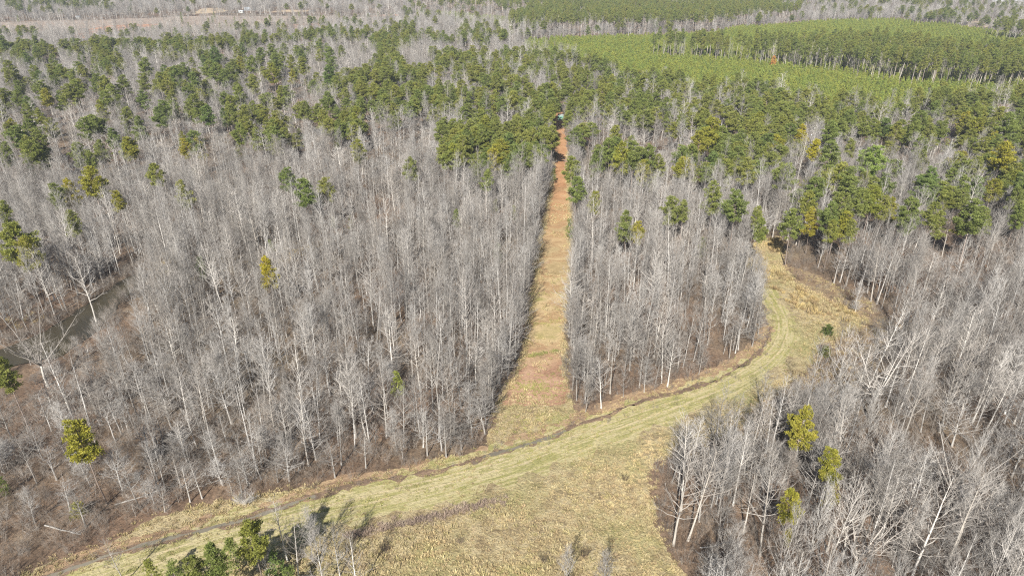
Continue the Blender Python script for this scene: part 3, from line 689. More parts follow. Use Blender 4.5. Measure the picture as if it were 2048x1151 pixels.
# trees the photograph singles out: base pixel, kind, scale, label
SPECIAL_BARE = [
    (96, 772, 'sycamore', 0, 1.0, "huge white forked tree leaning over the near end of the brown pond"),
    (192, 640, 'white', 2, .95, "white-barked tree on the far bank of the pond, spreading over the water"),
    (1738, 842, 'sycamore', 1, 1.1, "massive white-limbed tree right of the track's bend, its limbs spread wide"),
    (1885, 1035, 'sycamore', 0, 1.0, "tall white forked tree standing in the wood near the photo's right edge"),
    (1700, 1165, 'sycamore', 1, .95, "white-limbed tree cut by the lower edge, right of the green pines"),
    (1815, 1175, 'white', 2, 1.1, "white-barked spreading tree cut by the lower edge, under the right wood"),
    (1347, 1090, 'white', 2, .95, "white-barked tree at the meadow edge, nearest the camera of its clump"),
    (1376, 1080, 'white', 1, 1.0, "white double-limbed tree just right of the clump's nearest white tree"),
    (1362, 1020, 'white', 0, .95, "slim white tree at the back of the clump on the meadow edge"),
    (1398, 1042, 'white', 1, .85, "leaning pale tree in the middle of the clump on the meadow edge"),
    (1436, 1030, 'dense', 0, 1.1, "finely twigged grey tree at the right end of the meadow clump"),
    (1487, 1062, 'white', 2, .7, "low pale spreading tree right of the meadow clump"),
    (1255, 377, 'broad', 0, 1.0, "broad rounded bare tree under the green pines right of the lane"),
    (915, 640, 'broad', 1, 1.0, "broad fan-shaped bare tree in the middle of the wood left of the lane"),
    (1275, 690, 'broad', 2, 1.0, "wide spreading bare tree inside the wood between lane and track"),
    (600, 1172, 'white', 1, .7, "pale fan-limbed tree at the bottom edge, right of the green pines"),
    (650, 1180, 'dense', 1, .8, "bushy grey tree at the bottom edge, beside the pale fan-limbed one"),
    (575, 1120, 'white', 0, .6, "thin pale bare tree between the bottom pines and their dark shadow"),
    (715, 1190, 'white', 2, .6, "pale bare treetop at the bottom edge below the row of dead reeds"),
    (250, 1165, 'white', 1, .5, "low white-limbed tree on the ditch side at the lower left corner"),
    (625, 1120, 'dense', 0, .6, "bushy bare tree in the dark shadow right of the bottom pines"),
    (680, 1150, 'broad', 0, .55, "spreading low bare tree at the bottom edge, right of the shadowed one"),
    (540, 1160, 'dense', 1, .6, "bushy bare tree between the bottom pines and the fan-limbed tree"),
    (1205, 1190, 'dense', 0, .55, "grey bushy treetop at the bottom edge under the tussock field"),
    (1130, 1185, 'dense', 1, .55, "thin grey treetop at the bottom edge, below the dark shrubs"),
]
# pines: crown centre pixel, crown width in pixels, tint (0 dark, 1 green, 2 yellow-green, 3 yellow), label or None
SPECIAL_PINE = [
    (170, 882, 76, 2, "big yellow-green pine standing alone in the lower left wood"),
    (795, 762, 30, 4, "small light green tree alone in the wood left of the lane mouth"),
    (20, 758, 58, 1, "dark pine cut by the left edge, below the pond"), (4, 968, 22, 1, "pine sprig at the left edge of the lower left wood"),
    (508, 1072, 64, 1, "rounded green pine beside the ditch at the bottom, casting a dark shadow"),
    (395, 1150, 56, 1, "green pine behind the bottom edge, between the pine top and the dark one"), (520, 1150, 50, 0, "dark pine below the rounded pine, cut by the bottom edge"), (437, 1128, 62, 1, "dark green pine at the bottom edge, left of the bushy yellowish one"), (470, 1098, 44, 0, "dark pine tucked behind the bushy yellowish one"), (548, 1128, 42, 0, "dark pine right of the rounded pine, in its shadow"), (300, 1152, 40, 1, "pine top at the bottom edge, leftmost of the ditch pines"), (580, 1160, 40, 1, "pine top at the bottom edge under the long dark shadow"), (482, 1132, 50, 2, "bushy yellowish pine at the bottom edge under the rounded pine"), (345, 1146, 44, 1, "pine top just showing at the bottom edge near the ditch"),
    (1600, 858, 62, 2, "bright green pine among the bare trees below the track's bend"), (1672, 928, 52, 2, "upper of two stacked green pines in the right wood"), (1669, 985, 38, 2, "lower of two stacked green pines in the right wood"), (1585, 1022, 54, 2, "bright yellow-green pine near the foot of the right wood"), (1578, 1072, 22, 2, "small green sapling pine below the bright yellow-green one"),
    (30, 478, 62, 1, "big dark pine at the left edge above the pond"), (56, 506, 50, 2, "rounded pine leaning on the big dark one above the pond"), (8, 420, 28, 1, "small pine cut by the left edge, above the big dark one"),
    (185, 372, 52, 2, "large yellow-green pine in the left wood above the pond"), (137, 372, 38, 3, "thin yellowish pine left of the large yellow-green one"), (118, 390, 32, 1, "green pine at the foot of the thin yellowish one"), (230, 402, 26, 2, None), (140, 440, 34, 1, None),
    (312, 355, 34, 1, None), (368, 375, 38, 1, None), (572, 358, 30, 0, "round dark pine, the left one of three in the middle left wood"), (606, 386, 44, 0, "large dark pine, the middle one of three in the middle left wood"), (645, 374, 34, 1, "slim dark pine, the right one of three in the middle left wood"),
    (405, 535, 24, 1, "small dark evergreen right of the yellow grass by the pond"), (535, 530, 40, 3, "bright yellow pine standing by itself in the left wood"), (543, 492, 14, 0, None), (818, 340, 32, 1, "single green pine amid bare trees below the pine belt"), (717, 297, 32, 2, None),
    (968, 366, 30, 1, None), (912, 437, 20, 1, None), (995, 460, 22, 0, "little dark pine close to the lane's left side"), (990, 412, 14, 1, None), (1027, 423, 16, 1, None), (667, 445, 12, 1, None), (700, 442, 14, 1, None),
    (1148, 338, 34, 1, "upper pine of the pair on the lane's right edge"), (1150, 380, 38, 1, "lower pine of the pair on the lane's right edge"), (1107, 350, 14, 1, "little pine on the lane's left edge"), (1140, 452, 20, 1, None),
    (1253, 437, 40, 1, "dark rounded pine in the wood right of the lane, above a smaller one"), (1279, 461, 24, 2, "small yellow-green pine touching the dark rounded one right of the lane"), (1190, 405, 28, 2, None), (1340, 412, 40, 1, None), (1366, 428, 26, 1, None), (1430, 380, 46, 1, None), (1472, 410, 44, 1, None), (1410, 450, 22, 1, None), (1515, 430, 26, 1, None), (1516, 464, 32, 1, None),
    (1245, 300, 52, 2, None), (1268, 312, 42, 1, None), (1302, 312, 32, 1, None), (1288, 334, 28, 2, None), (1420, 265, 60, 2, None), (1442, 268, 55, 1, None), (1400, 285, 36, 2, None), (1510, 290, 36, 1, None),
    (1492, 335, 40, 1, None), (1625, 304, 30, 3, "golden yellow pine among green ones in the right-hand wood"), (1606, 262, 32, 3, "bright yellow-green pine just behind the golden yellow one"), (1562, 290, 28, 2, None), (1555, 345, 22, 1, None), (1662, 302, 46, 0, "tall dark layered pine right of the golden yellow one"), (1660, 268, 34, 1, None), (1672, 326, 26, 1, None), (1738, 320, 48, 4, "pale green low spreading pine in the right-hand wood"), (1702, 297, 24, 1, None),
    (1588, 440, 42, 0, "dark pine standing at the head of the grassy track"), (1612, 412, 36, 1, None), (1628, 428, 34, 2, None), (1652, 432, 40, 1, None), (1680, 414, 46, 1, None), (1692, 442, 34, 2, None), (1720, 412, 42, 1, None), (1745, 368, 40, 1, None), (1775, 370, 32, 0, None), (1742, 402, 42, 2, None), (1768, 408, 32, 1, None), (1806, 426, 44, 1, None), (1790, 408, 30, 2, None), (1818, 442, 32, 0, None), (1665, 462, 28, 1, None), (1700, 456, 28, 1, None),
    (1860, 435, 36, 1, None), (1885, 436, 32, 1, None), (1950, 434, 52, 1, "wide rounded pine at the right end of the pine row"), (1920, 446, 32, 2, None), (1975, 440, 28, 1, None),
    (2002, 318, 46, 2, None), (2014, 362, 28, 1, None), (2042, 368, 30, 0, None), (2030, 398, 30, 1, None), (2036, 425, 30, 1, None), (2045, 345, 30, 0, None),
]
for q in """78 150 22 0;85 180 30 0;90 196 26 2;55 206 24 0;55 228 24 1;30 250 32 2;78 280 32 1;58 296 32 1;5 300 28 0;100 124 18 0;115 130 22 0;130 144 22 0;145 155 22 0;135 185 36 1;157 185 32 1;120 192 26 1;195 165 28 1;212 172 30 1;240 166 30 1;220 196 42 0;200 212 28 2;285 133 26 0;285 165 26 1;285 195 26 0;318 165 26 1;330 140 26 0;335 172 28 1;352 150 26 0;366 140 36 0;390 166 28 0;340 200 16 1;385 210 32 1;330 222 30 0;345 216 26 0;320 240 34 0;275 245 32 0;170 255 30 1;195 250 26 1;105 250 26 1;80 236 22 1;205 290 30 1;227 276 24 0;248 302 18 1;150 305 34 1;188 324 26 1;362 272 20 1;375 296 24 2;386 316 16 2;425 104 22 0;430 116 26 0;410 120 26 0;418 140 28 0;432 146 36 1;446 152 26 0;480 128 18 2;476 100 24 1;486 99 18 0;502 130 26 0;506 165 26 1;470 195 32 1;450 225 22 0;466 228 26 1;486 232 28 1;497 250 32 1;420 236 32 0;506 212 26 1;480 266 28 1;517 110 22 0;545 100 26 0;546 126 28 0;558 112 24 1;546 146 32 2;580 124 20 1;602 108 22 0;608 136 32 1;580 146 18 2;640 96 14 0;655 110 26 0;660 130 28 0;655 156 42 0;672 164 30 1;728 96 12 1;15 140 30 1;20 152 24 1;8 88 26 0;40 110 22 0;52 122 20 0;1660 240 30 1;1700 235 34 1;1725 255 28 1;1750 250 32 0;1790 262 26 1;1840 245 36 1;1855 262 28 1;1890 262 24 0;1935 235 34 2;1925 250 26 1;1950 225 30 1;2000 230 34 1;2010 255 40 0;1990 275 26 2;2035 240 30 1;2030 290 28 1""".split(";"):
    a = [int(float(v)) for v in q.split()]; SPECIAL_PINE.append((*a, None))

placed = []        # explicit things: (kind of list, row, label)
for px, py, kind, var, s, lab in SPECIAL_BARE:
    x, y = G(px, py); placed.append(('bare', (x, y, KIDX[kind][var], s * 1.05, s), lab))
sp_px = []
for k, (px, py, wpx, tint, lab) in enumerate(SPECIAL_PINE):
    zc = 14.0
    for _ in range(3):
        x, y = G(px, py, zc); d = P(x, y, zc)[2]; wid = wpx * d / FPX        # crown width in metres
        s = float(np.clip(wid / (7.7 if y < 160 else 6.7), .42, 1.4)); small = wid < 3.6
        zc = (.6 * 9.5 * wid / 4.2 if small else .78 * 20 * (.45 + .55 * s))
    if small: row = (x, y, PK['small'][k % 2], wid / 4.2, wid / 4.2, tint)
    else: row = (x, y, PK['round'][k % 5], s, .45 + .55 * s, tint)
    placed.append(('pine', row, lab))

# clear room round the explicit trees
ex = np.array([r[1][:2] for r in placed])
def clear_of(rows, dmin):
    a = np.array([r[:2] for r in rows]); keep = np.ones(len(a), bool)
    near = np.where(a[:, 1] < 700)[0]
    for e in ex: keep[near[np.hypot(*(a[near] - e).T) < dmin]] = False
    return [r for r, k in zip(rows, keep) if k]
def clear_front(rows):
    a = np.array([r[:2] for r in rows]); keep = np.ones(len(a), bool); luck = rng.random(len(a)) < .85
    for kd, r, lab in placed:
        if (kd == 'bare' and BARE[r[2]]['kind'] not in ('sycamore', 'white')) or r[1] > 420: continue
        hx, hy = np.array(r[:2]) / np.hypot(*r[:2]); dx = (a[:, 0] - r[0]) * hy - (a[:, 1] - r[1]) * hx; dy = (a[:, 0] - r[0]) * hx + (a[:, 1] - r[1]) * hy
        keep &= ~((np.abs(dx) < 2.6) & (dy < 1) & (dy > -11) & luck)
    return [r for r, k in zip(rows, keep) if k]
rows_bare = clear_front(rows_bare)
SX, SY = G(1120.5, 256)
def clear_stand(rows):
    a = np.array([r[:2] for r in rows]); u = np.array([SX, SY]) / math.hypot(SX, SY); v = a - [SX, SY]; along = v @ u; side = np.abs(v[:, 0] * u[1] - v[:, 1] * u[0])
    bad = (along > -75) & (along < 3.5) & (side < 3.2 + np.clip(-along, 0, 20) * .05)
    return [r for r, k in zip(rows, bad) if not k]
rows_bare = clear_stand(rows_bare); rows_pine = clear_stand(rows_pine)
rows_bare = clear_of(rows_bare, 1.8); rows_pine = clear_of(rows_pine, 2.2)

TINTS = [(.82, .92, 1.0), (1.0, 1.0, 1.0), (1.28, 1.12, .72), (1.9, 1.45, .55), (1.22, 1.32, 1.25)]

def in_frame(rows, protos):
    out = []
    for k, r in enumerate(rows):
        H = protos[r[2]]['H'] * r[4]; px, py, d = P([r[0]] * 3, [r[1]] * 3, [0, H * .5, H]); m = 2.0 * FPX / d[0]
        vis = ((px > -m) & (px < 2048 + m) & (py > 0) & (py < 1151)).any()
        if vis: out.append((H / d[1], k))
    return [k for _, k in sorted(out, reverse=True)]

N_IND = 300
nb = sum(1 for p in placed if p[0] == 'bare'); npn = len(placed) - nb
tb_ = in_frame(rows_bare, BARE)[:N_IND - nb - 4]; tp_ = in_frame([r for r in rows_pine], PINE)[:max(0, N_IND - npn - 2)]
ind_bare = [('bare', rows_bare[k], None) for k in tb_]; ind_pine = [('pine', rows_pine[k], None) for k in tp_]
sb, sp_ = set(tb_), set(tp_)
rest_bare = [r for k, r in enumerate(rows_bare) if k not in sb]; rest_pine = [r for k, r in enumerate(rows_pine) if k not in sp_]

# ------------------------------------------------------------------ labels: each tree by its looks and its nearest landmark
LANDMARKS = [("round grey shrub", 490, 990), ("lane mouth", 1060, 840), ("pond's near end", 60, 720), ("pond's far tip", 290, 540), ("lone yellow-green pine", 175, 940), ("light green small tree", 795, 805),
             ("clump of white trees", 1390, 1060), ("forked white giant", 1738, 842), ("two stacked green pines", 1675, 1010), ("bright yellow-green pine", 1590, 1070), ("bend of the mown track", 1570, 660), ("green pine below the bend", 1600, 890),
             ("dark pond pine", 40, 520), ("bright yellow pine", 535, 560), ("lower left corner", 60, 1120), ("lower right corner", 1990, 1120), ("track's upper end", 1510, 545), ("middle of the dirt lane", 1100, 560), ("ditch below the left wood", 760, 955), ("broad fan-shaped tree", 915, 640),
             ("spreading tree between lane and track", 1275, 690), ("wood edge below the lane mouth", 960, 900), ("right edge of the picture", 2040, 850), ("lower end of the lane's right wood", 1180, 825), ("golden yellow pine", 1625, 340), ("green hunting box", 1118, 250), ("pines above the track's end", 1680, 480), ("three dark pines", 606, 430), ("left edge of the picture", 10, 880), ("big bare tree under the pines", 1255, 377),
             ("upper left corner", 60, 180), ("far dark pine ridge", 330, 110), ("young pine plantation", 1300, 140), ("tall pine strip", 1650, 165), ("green belt's left end", 720, 240), ("pines over the left wood", 300, 290), ("right end of the pine row", 1950, 470), ("far-right edge pines", 2030, 330)]
LMW = np.array([G(a, b) for _, a, b in LANDMARKS])
ORD = "nearest second third fourth fifth sixth seventh eighth ninth tenth eleventh twelfth thirteenth fourteenth fifteenth sixteenth seventeenth eighteenth nineteenth twentieth".split()
def ordinal(n):
    if n < len(ORD): return ORD[n]
    tens = {2: "twenty", 3: "thirty", 4: "forty"}[(n + 1) // 10]; u = (n + 1) % 10
    return {2: "twentieth", 3: "thirtieth", 4: "fortieth"}[(n + 1) // 10] if u == 0 else tens + "-" + "first second third fourth fifth sixth seventh eighth ninth".split()[u - 1]
def place_labels(items, noun):
    info = []
    for kd, r, lab in items:
        dd = np.hypot(*(LMW - np.array(r[:2])).T); k = int(np.argmin(dd)); dx, dy = np.array(r[:2]) - LMW[k]
        way = ("behind" if dy > 0 else "in front of") if abs(dy) > abs(dx) else ("right of" if dx > 0 else "left of")
        info.append([dd[k], k, way, noun(r)])
    out = [None] * len(items); seen = {}
    for i in sorted(range(len(items)), key=lambda i: info[i][0]):
        d, k, way, nn = info[i]; key = (k, way, nn); c = seen.get(key, 0); seen[key] = c + 1
        out[i] = items[i][2] or f"{nn}, {ordinal(c)} {way} the {LANDMARKS[k][0]}"
    return out
def bare_noun(r):
    b = BARE[r[2]]
    return {'slim': 'slim grey bare tree', 'broad': 'broad grey bare tree', 'white': 'white-barked bare tree', 'sycamore': 'huge white bare tree', 'sapling': 'small grey bare sapling', 'dense': 'bushy-topped bare tree'}[b['kind']]
def pine_noun(r):
    col = ['dark green', 'green', 'yellow-green', 'yellow', 'pale green'][int(r[5])]
    return col + {'round': ' rounded pine', 'tall': ' tall bare-stemmed pine', 'small': ' small pine'}[PINE[r[2]]['kind']]

# ------------------------------------------------------------------ single trees
def tree(name, protos, r, label, cat, group, z=0.0):
    e = bpy.data.objects.new(name, None); C.objects.link(e); e.empty_display_size = 1.0
    e.location = (r[0], r[1], z); e.rotation_euler = (rng.normal(0, .045), rng.normal(0, .045), rng.uniform(0, 6.283)); e.scale = (r[3], r[3], r[4])
    tag(e, label, cat, group)
    b = protos[r[2]]; t = link("trunk", b['stem'], e); c = link("crown", b['crown'], e)
    return e, t, c
items = [p for p in placed if p[0] == 'bare'] + ind_bare
for it, lab in zip(items, place_labels(items, bare_noun)):
    r = it[1]; tree("bare_tree", BARE, r, lab, "bare tree", "bare winter trees of the near woods")
items = [p for p in placed if p[0] == 'pine'] + ind_pine
for it, lab in zip(items, place_labels(items, pine_noun)):
    r = it[1]; e, t, c = tree("pine_tree", PINE, r, lab, "pine tree", "green pines among the bare woods"); c.color = (*TINTS[int(r[5])], 1)

# ------------------------------------------------------------------ the rest of the woods
def spread(name, label, col, rows, tilt=.045):
    a = np.array([r[:5] for r in rows]); n = len(a)
    return stuff(name, label, col, np.column_stack([a[:, :2], np.zeros(n)]), a[:, 2].astype(int), rots(n, tilt), a[:, [3, 3, 4]])
spread("bare_forest", "grey leafless winter forest stretching to the skyline", proto_collection("bare_proto", [b['whole'] for b in BARE]), rest_bare)
spread("pine_forest", "green pine belts and tall pine stands across the far forest", proto_collection("pine_proto", [b['whole'] for b in PINE]), rest_pine)

# young plantation: planted rows of small bright pines
ym = [join_meshes("young_pine", [(a, M['pine_bark']), (b, M['pine_bark']), (c, M['young_needle'])]) for a, b, c in (pine_tree(800 + i, 5.5, .08, 1.55, 20, .07, .55, .9, .5) for i in range(3))]
ra = R(28); a_, b_ = np.meshgrid(np.arange(-1300, 1700, 3.6), np.arange(-300, 1700, 1.9)); p = np.stack([a_.ravel(), b_.ravel()], -1) + rng.uniform(-.4, .4, (a_.size, 2)) * [1, 1.6]
p = np.stack([p[:, 0] * math.cos(ra) + p[:, 1] * math.sin(ra), -p[:, 0] * math.sin(ra) + p[:, 1] * math.cos(ra)], -1); p = p[(p[:, 1] > 360) & (p[:, 1] < 1300) & (np.abs(p[:, 0]) < .8 * p[:, 1] + 20)]; p = p[rng.random(len(p)) < np.interp(vnoise(p, 18, 77), [.15, .4], [.45, .95])]
bl = np.zeros(len(p), bool)
for pr, pl in BELTS: bl |= inside(p, pl)
p = p[(inside(p, YOUNG) & ~bl & ~(inside(p, TALL_B) & (rng.random(len(p)) < .6))) | inside(p, YOUNG_2)]
for pl in RED_BARE: p = p[~inside(p, pl)]
n = len(p); print("young pines", n)
stuff("young_pine_plantation", "bright green carpet of young planted pines beyond the belt", proto_collection("young_proto", ym), np.column_stack([p, np.zeros(n)]), rng.integers(0, 3, n), rots(n, .05), scls(n, .55, 1.3, .2))

# undergrowth
um = [thicket(900 + i, [2.6, 3.4, 2.0, 4.2][i], [10, 9, 12, 8][i], [1.0, .9, 1.2, .7][i], [.35, .25, .5, .2][i]).mesh("brush", M[['brush', 'brush_grey', 'brush', 'brush_grey'][i]]) for i in range(4)]
p = np.vstack([jitter_grid(62, 170, 1.65), jitter_grid(170, 330, 2.4)]); p = p[forest_ok(p, .3)]
ps = np.zeros(len(p), bool)
for q_ in range(2, 22, 2): ps |= inside(p, POND * (1 - q_ / 195.0))
p = p[~ps | (rng.random(len(p)) < .25)]; il = inside(p, LOW); p = p[(rng.random(len(p)) < np.interp(vnoise(p, 12, 33), [.3, .6], [.35, .9])) | (il & (rng.random(len(p)) < .9)) | ((p[:, 0] < 20) & (p[:, 1] < 130) & (rng.random(len(p)) < .6))]
nb_ = densify(POND, .7, True); nb_ = nb_ + np.column_stack([rng.normal(0, .5, len(nb_)), rng.uniform(.2, 3.5, len(nb_))]); nb_ = nb_[~inside(nb_, POND)]; p = np.vstack([p, nb_, nb_ + [.4, .9]])
ditch_side = densify(DITCH, .8); e = ditch_side + rng.normal(0, 1.6, ditch_side.shape); p = np.vstack([p, e]); n = len(p); print("brush", n)
s = scls(n, .6, 1.4); s[inside(p, LOW)] *= .62; s[-len(e):] *= .35
stuff("undergrowth", "brown leafless brush filling the forest floor", proto_collection("brush_proto", um), np.column_stack([p, np.zeros(n)]), rng.integers(0, 4, n), rots(n, .06), s)

# grasses
tm = [tuft(950 + i, [34, 30, 40][i], [.42, .55, .34][i], [.22, .2, .3][i], [.9, .7, 1.2][i], .030).mesh("tussock", M['straw']) for i in range(3)]
def fill(poly, step, cond=None):
    (ax, ay), (bx, by) = poly.min(0), poly.max(0); ay = max(ay, 66)
    a, b = np.meshgrid(np.arange(ax, bx, step), np.arange(ay, by, step)); p = np.stack([a.ravel(), b.ravel()], -1) + rng.uniform(-.5, .5, (a.size, 2)) * step
    return p[inside(p, poly)]
p = fill(MEADOW, .78); dt = dist_line(p, TRACK); dd = dist_line(p, DITCH)
pr = np.interp(dt, [3.0, 5.5, 9], [.34, .62, 1.0]); p = p[(rng.random(len(p)) < pr) & (dd > .9)]
e = densify(MEADOW, .5, True); e = e[e[:, 1] > 66] + rng.normal(0, .8, e[e[:, 1] > 66].shape); e3 = np.vstack([densify(LANE_L, .5), densify(LANE_R, .5)]); e3 = np.repeat(e3, 3, 0) + rng.normal(0, .55, (len(e3) * 3, 2)); e4 = fill(LANE, 1.6); e4 = e4[(e4[:, 1] < 290) & (vnoise(e4, 6, 91) > .5)]; e3 = np.vstack([e3[e3[:, 1] < 330], e4])
e2 = np.repeat(densify(DITCH, .5), 4, 0); e2 = e2 + rng.normal(0, 1.25, e2.shape); e2 = e2[dist_line(e2, DITCH) > .32]
p = np.vstack([p, e, e2, e3]); n = len(p); print("tussocks", n)
sc_ = scls(n, .7, 1.5, .3) * np.interp(vnoise(p, 7, 55), [.2, .8], [.7, 1.25])[:, None]
dt = dist_line(p, TRACK); sc_ *= np.interp(dt, [3, 6, 10], [.45, .7, 1.0])[:, None]
v = fill(LOW, 1.15); v = v[~inside(v, MEADOW)]; v = v[rng.random(len(v)) < np.interp(vnoise(v, 5, 61), [.3, .65], [.15, .9])]
sv = scls(len(v), .7, 1.4, .3); p = np.vstack([p, v]); sc_ = np.vstack([sc_, sv]); n = len(p)
stuff("tussock_grass", "straw tussocks of dry grass covering the meadow", proto_collection("tussock_proto", tm), np.column_stack([p, np.zeros(n)]), rng.integers(0, 3, n), rots(n, .08), sc_)

bm_ = [tuft(970 + i, 46, [1.0, 1.25][i], .3, .55, .035).mesh("broom", M['broom']) for i in range(2)]
BROOM = [[(1494, 520), (1492, 496), (1530, 482), (1562, 476), (1564, 500), (1545, 515), (1520, 530)], [(1520, 540), (1560, 545), (1600, 575), (1640, 605), (1640, 640), (1600, 625), (1570, 600), (1535, 570)], [(1640, 600), (1690, 615), (1725, 640), (1680, 650), (1645, 635)], [(300, 540), (325, 508), (345, 512), (360, 540), (400, 560), (380, 590), (340, 580), (310, 570)], [(440, 545), (480, 530), (600, 500), (660, 480), (640, 500), (560, 530), (470, 560)], [(10, 640), (60, 615), (90, 640), (40, 660)]]
pb = []
for k, q in enumerate(BROOM):
    v = fill(GP(q), .95 if k < 3 else 1.5); pb.append(v[rng.random(len(v)) < np.interp(vnoise(v, 3, 60), [.35, .7], [.08, .8])])
pb = np.vstack(pb); n = len(pb)
stuff("broom_sedge_grass", "golden broom sedge clumps beside track and pond", proto_collection("broom_proto", bm_), np.column_stack([pb, np.zeros(n)]), rng.integers(0, 2, n), rots(n, .08), scls(n, .8, 1.6, .25))

gm_ = [tuft(980 + i, 30, .3, .28, 1.1, .032).mesh("green_tuft", M['green']) for i in range(2)]
pg = []
for a, b, sd, den in (((1058, 712), (1118, 700), .45, 130), ((1068, 648), (1122, 640), .9, 50), ((1060, 590), (1120, 585), 1.0, 40), ((1012, 770), (1085, 772), 1.2, 60), ((1010, 862), (1130, 845), 3.2, 160), ((1055, 790), (1095, 765), 2.6, 200)):
    a, b = G(*a), G(*b); u = rng.random(den); pg.append(a + (b - a) * u[:, None] + rng.normal(0, sd, (den, 2)))
v = densify(TRACK, .5); pg.append(np.repeat(v, 2, 0) + rng.normal(0, 2.6, (len(v) * 2, 2)))
pg = np.vstack(pg); n = len(pg)
stuff("green_grass", "low green grass on the mown track and lane", proto_collection("green_proto", gm_), np.column_stack([pg, np.zeros(n)]), rng.integers(0, 2, n), rots(n, .08), scls(n, .6, 1.3, .3))

rm = [tuft(990 + i, 40, [1.2, 1.0][i], .3, .8, .035).mesh("reed", M['reed']) for i in range(2)]
v = densify(smooth_line(GP([(690, 1074), (760, 1058), (830, 1043), (900, 1026), (950, 1014), (1005, 1002)])), .22); v = np.repeat(v, 2, 0) + rng.normal(0, .55, (len(v) * 2, 2)); n = len(v)
stuff("dead_reeds", "low bank of purplish dead reeds across the meadow", proto_collection("reed_proto", rm), np.column_stack([v, np.zeros(n)]), rng.integers(0, 2, n), rots(n, .25), scls(n, .4, .85, .2))

# ------------------------------------------------------------------ shrubs
def shrub(px, py, sc, mesh, label, col=(1, 1, 1)):
    x, y = G(px, py); o = link("shrub", mesh, None, (x, y, 0)); o.scale = (sc, sc, sc); o.rotation_euler = (0, 0, rng.uniform(0, 6.28)); o.color = (*col, 1)
    return tag(o, label, "shrub", "shrubs at the wood and meadow edges")
big_bush = thicket(931, 3.0, 60, .35, .95).mesh("shrub", M['twig']); tall_bush = thicket(932, 3.2, 40, .5, .5).mesh("shrub", M['brush'])
_s, _l, _c = pine_tree(933, 3.0, .05, 1.5, 24, .06, .8, .8, .35); ever = join_meshes("shrub", [(_s, M['pine_bark']), (_l, M['pine_bark']), (_c, M['needle'])])
shrub(490, 1003, 1.1, big_bush, "round grey leafless shrub on the wood edge above the ditch", (1.15, 1.15, 1.15))
shrub(1088, 1122, .55, tall_bush, "brown upright shrub in the tussock field near the bottom edge", (.7, .7, .7)); shrub(1168, 1112, .6, tall_bush, "dark twiggy shrub right of the brown upright one, bottom edge", (.55, .5, .5)); shrub(920, 1085, .45, tall_bush, "low brown shrub in the tussock field below the dead reeds", (.8, .75, .7))
shrub(770, 1100, .6, tall_bush, "dark thin-stemmed shrub under the dead reeds' lower end", (.55, .52, .5)); shrub(1250, 960, .45, tall_bush, "small brown shrub left of the clump of white trees", (.8, .7, .65))
shrub(1655, 668, .9, ever, "dark evergreen shrub right of the track's bend", (.6, .65, .6)); shrub(1650, 712, .9, ever, "dark evergreen shrub below its twin at the track's bend", (.6, .65, .6))
shrub(160, 1028, .9, ever, "low green shrub in the lower left wood near the ditch", (1.3, 1.2, .9)); shrub(1518, 478, 1.2, ever, "green shrub at the top end of the grassy track", (1.1, 1.1, .9)); shrub(1480, 495, 1.1, tall_bush, "bare brown shrub at the top end of the grassy track", (.9, .8, .7))
shrub(1700, 600, 1.3, tall_bush, "brown thicket shrub beside the golden broom sedge", (.9, .75, .65)); shrub(1600, 560, 1.2, tall_bush, "grey-brown shrub behind the golden broom sedge", (.9, .8, .75))
# fallen trunks
def log(px, py, L, r, yaw, label):
    x, y = G(px, py); m = MB(); rs = np.random.RandomState(int(px)); k = 7; u = np.linspace(0, 1, k)
    m.tube(np.column_stack([u * L, rs.normal(0, .08, k), r * .7 + .25 * u ** 2 + rs.normal(0, .02, k)]), r * (1 - .7 * u), 6)
    b = MB(); uu = rs.uniform(.45, .98, 12); a = np.column_stack([uu * L, np.zeros(12), r + .2 * uu]); d = np.column_stack([np.full(12, .8), rs.normal(0, .8, 12), rs.uniform(.1, .9, 12)]); b.spikes(a, d, rs.uniform(.8, 2.6, 12), np.full(12, .035))
    e = bpy.data.objects.new("fallen_log", None); C.objects.link(e); e.location = (x, y, 0); e.rotation_euler = (0, 0, yaw)
    tag(e, label, "fallen log", "fallen trunks in the woods"); link("trunk", m.mesh("trunk", M['bark'], True), e); link("branches", b.mesh("branches", M['bark']), e)
log(230, 1010, 9, .16, .5, "fallen grey trunk on the leaf litter of the lower left wood, near the ditch"); log(330, 930, 7, .13, 2.2, "fallen trunk lying among bare trees right of the lone yellow-green pine"); log(90, 1050, 8, .15, -.3, "fallen trunk at the lower left corner"); log(880, 890, 7, .12, .9, "fallen trunk at the wood edge left of the lane mouth")
log(1760, 900, 10, .18, 2.6, "fallen trunk below the massive white-limbed tree"); log(1560, 950, 8, .15, .4, "fallen trunk in the right wood left of the two stacked pines"); log(1900, 1090, 10, .17, 1.9, "fallen trunk in the lower right corner wood"); log(1400, 1095, 6, .12, .2, "fallen limb in the brown grass under the clump of white trees")
# the orange oak in front of the tall strip
x, y = G(1543, 141); _s, _l, _c = pine_tree(934, 9, .2, 2.6, 30, .1, 1.0, .6, .5)
t = NT('orange_leaves'); M['orange'] = t.out(t.ramp(t.noise(t.pos(), 1.0, 2), [(.3, (.42, .20, .05)), (.7, (.60, .32, .10))]))
e = bpy.data.objects.new("oak_tree", None); C.objects.link(e); e.location = (x, y, 0); e.scale = (1, 1, 1.25)
tag(e, "orange-leaved tree standing before the tall pine strip", "oak tree")
link("trunk", _s.mesh("trunk", M['pine_bark']), e); link("crown", join_meshes("crown", [(_l, M['pine_bark']), (_c, M['orange'])]), e)

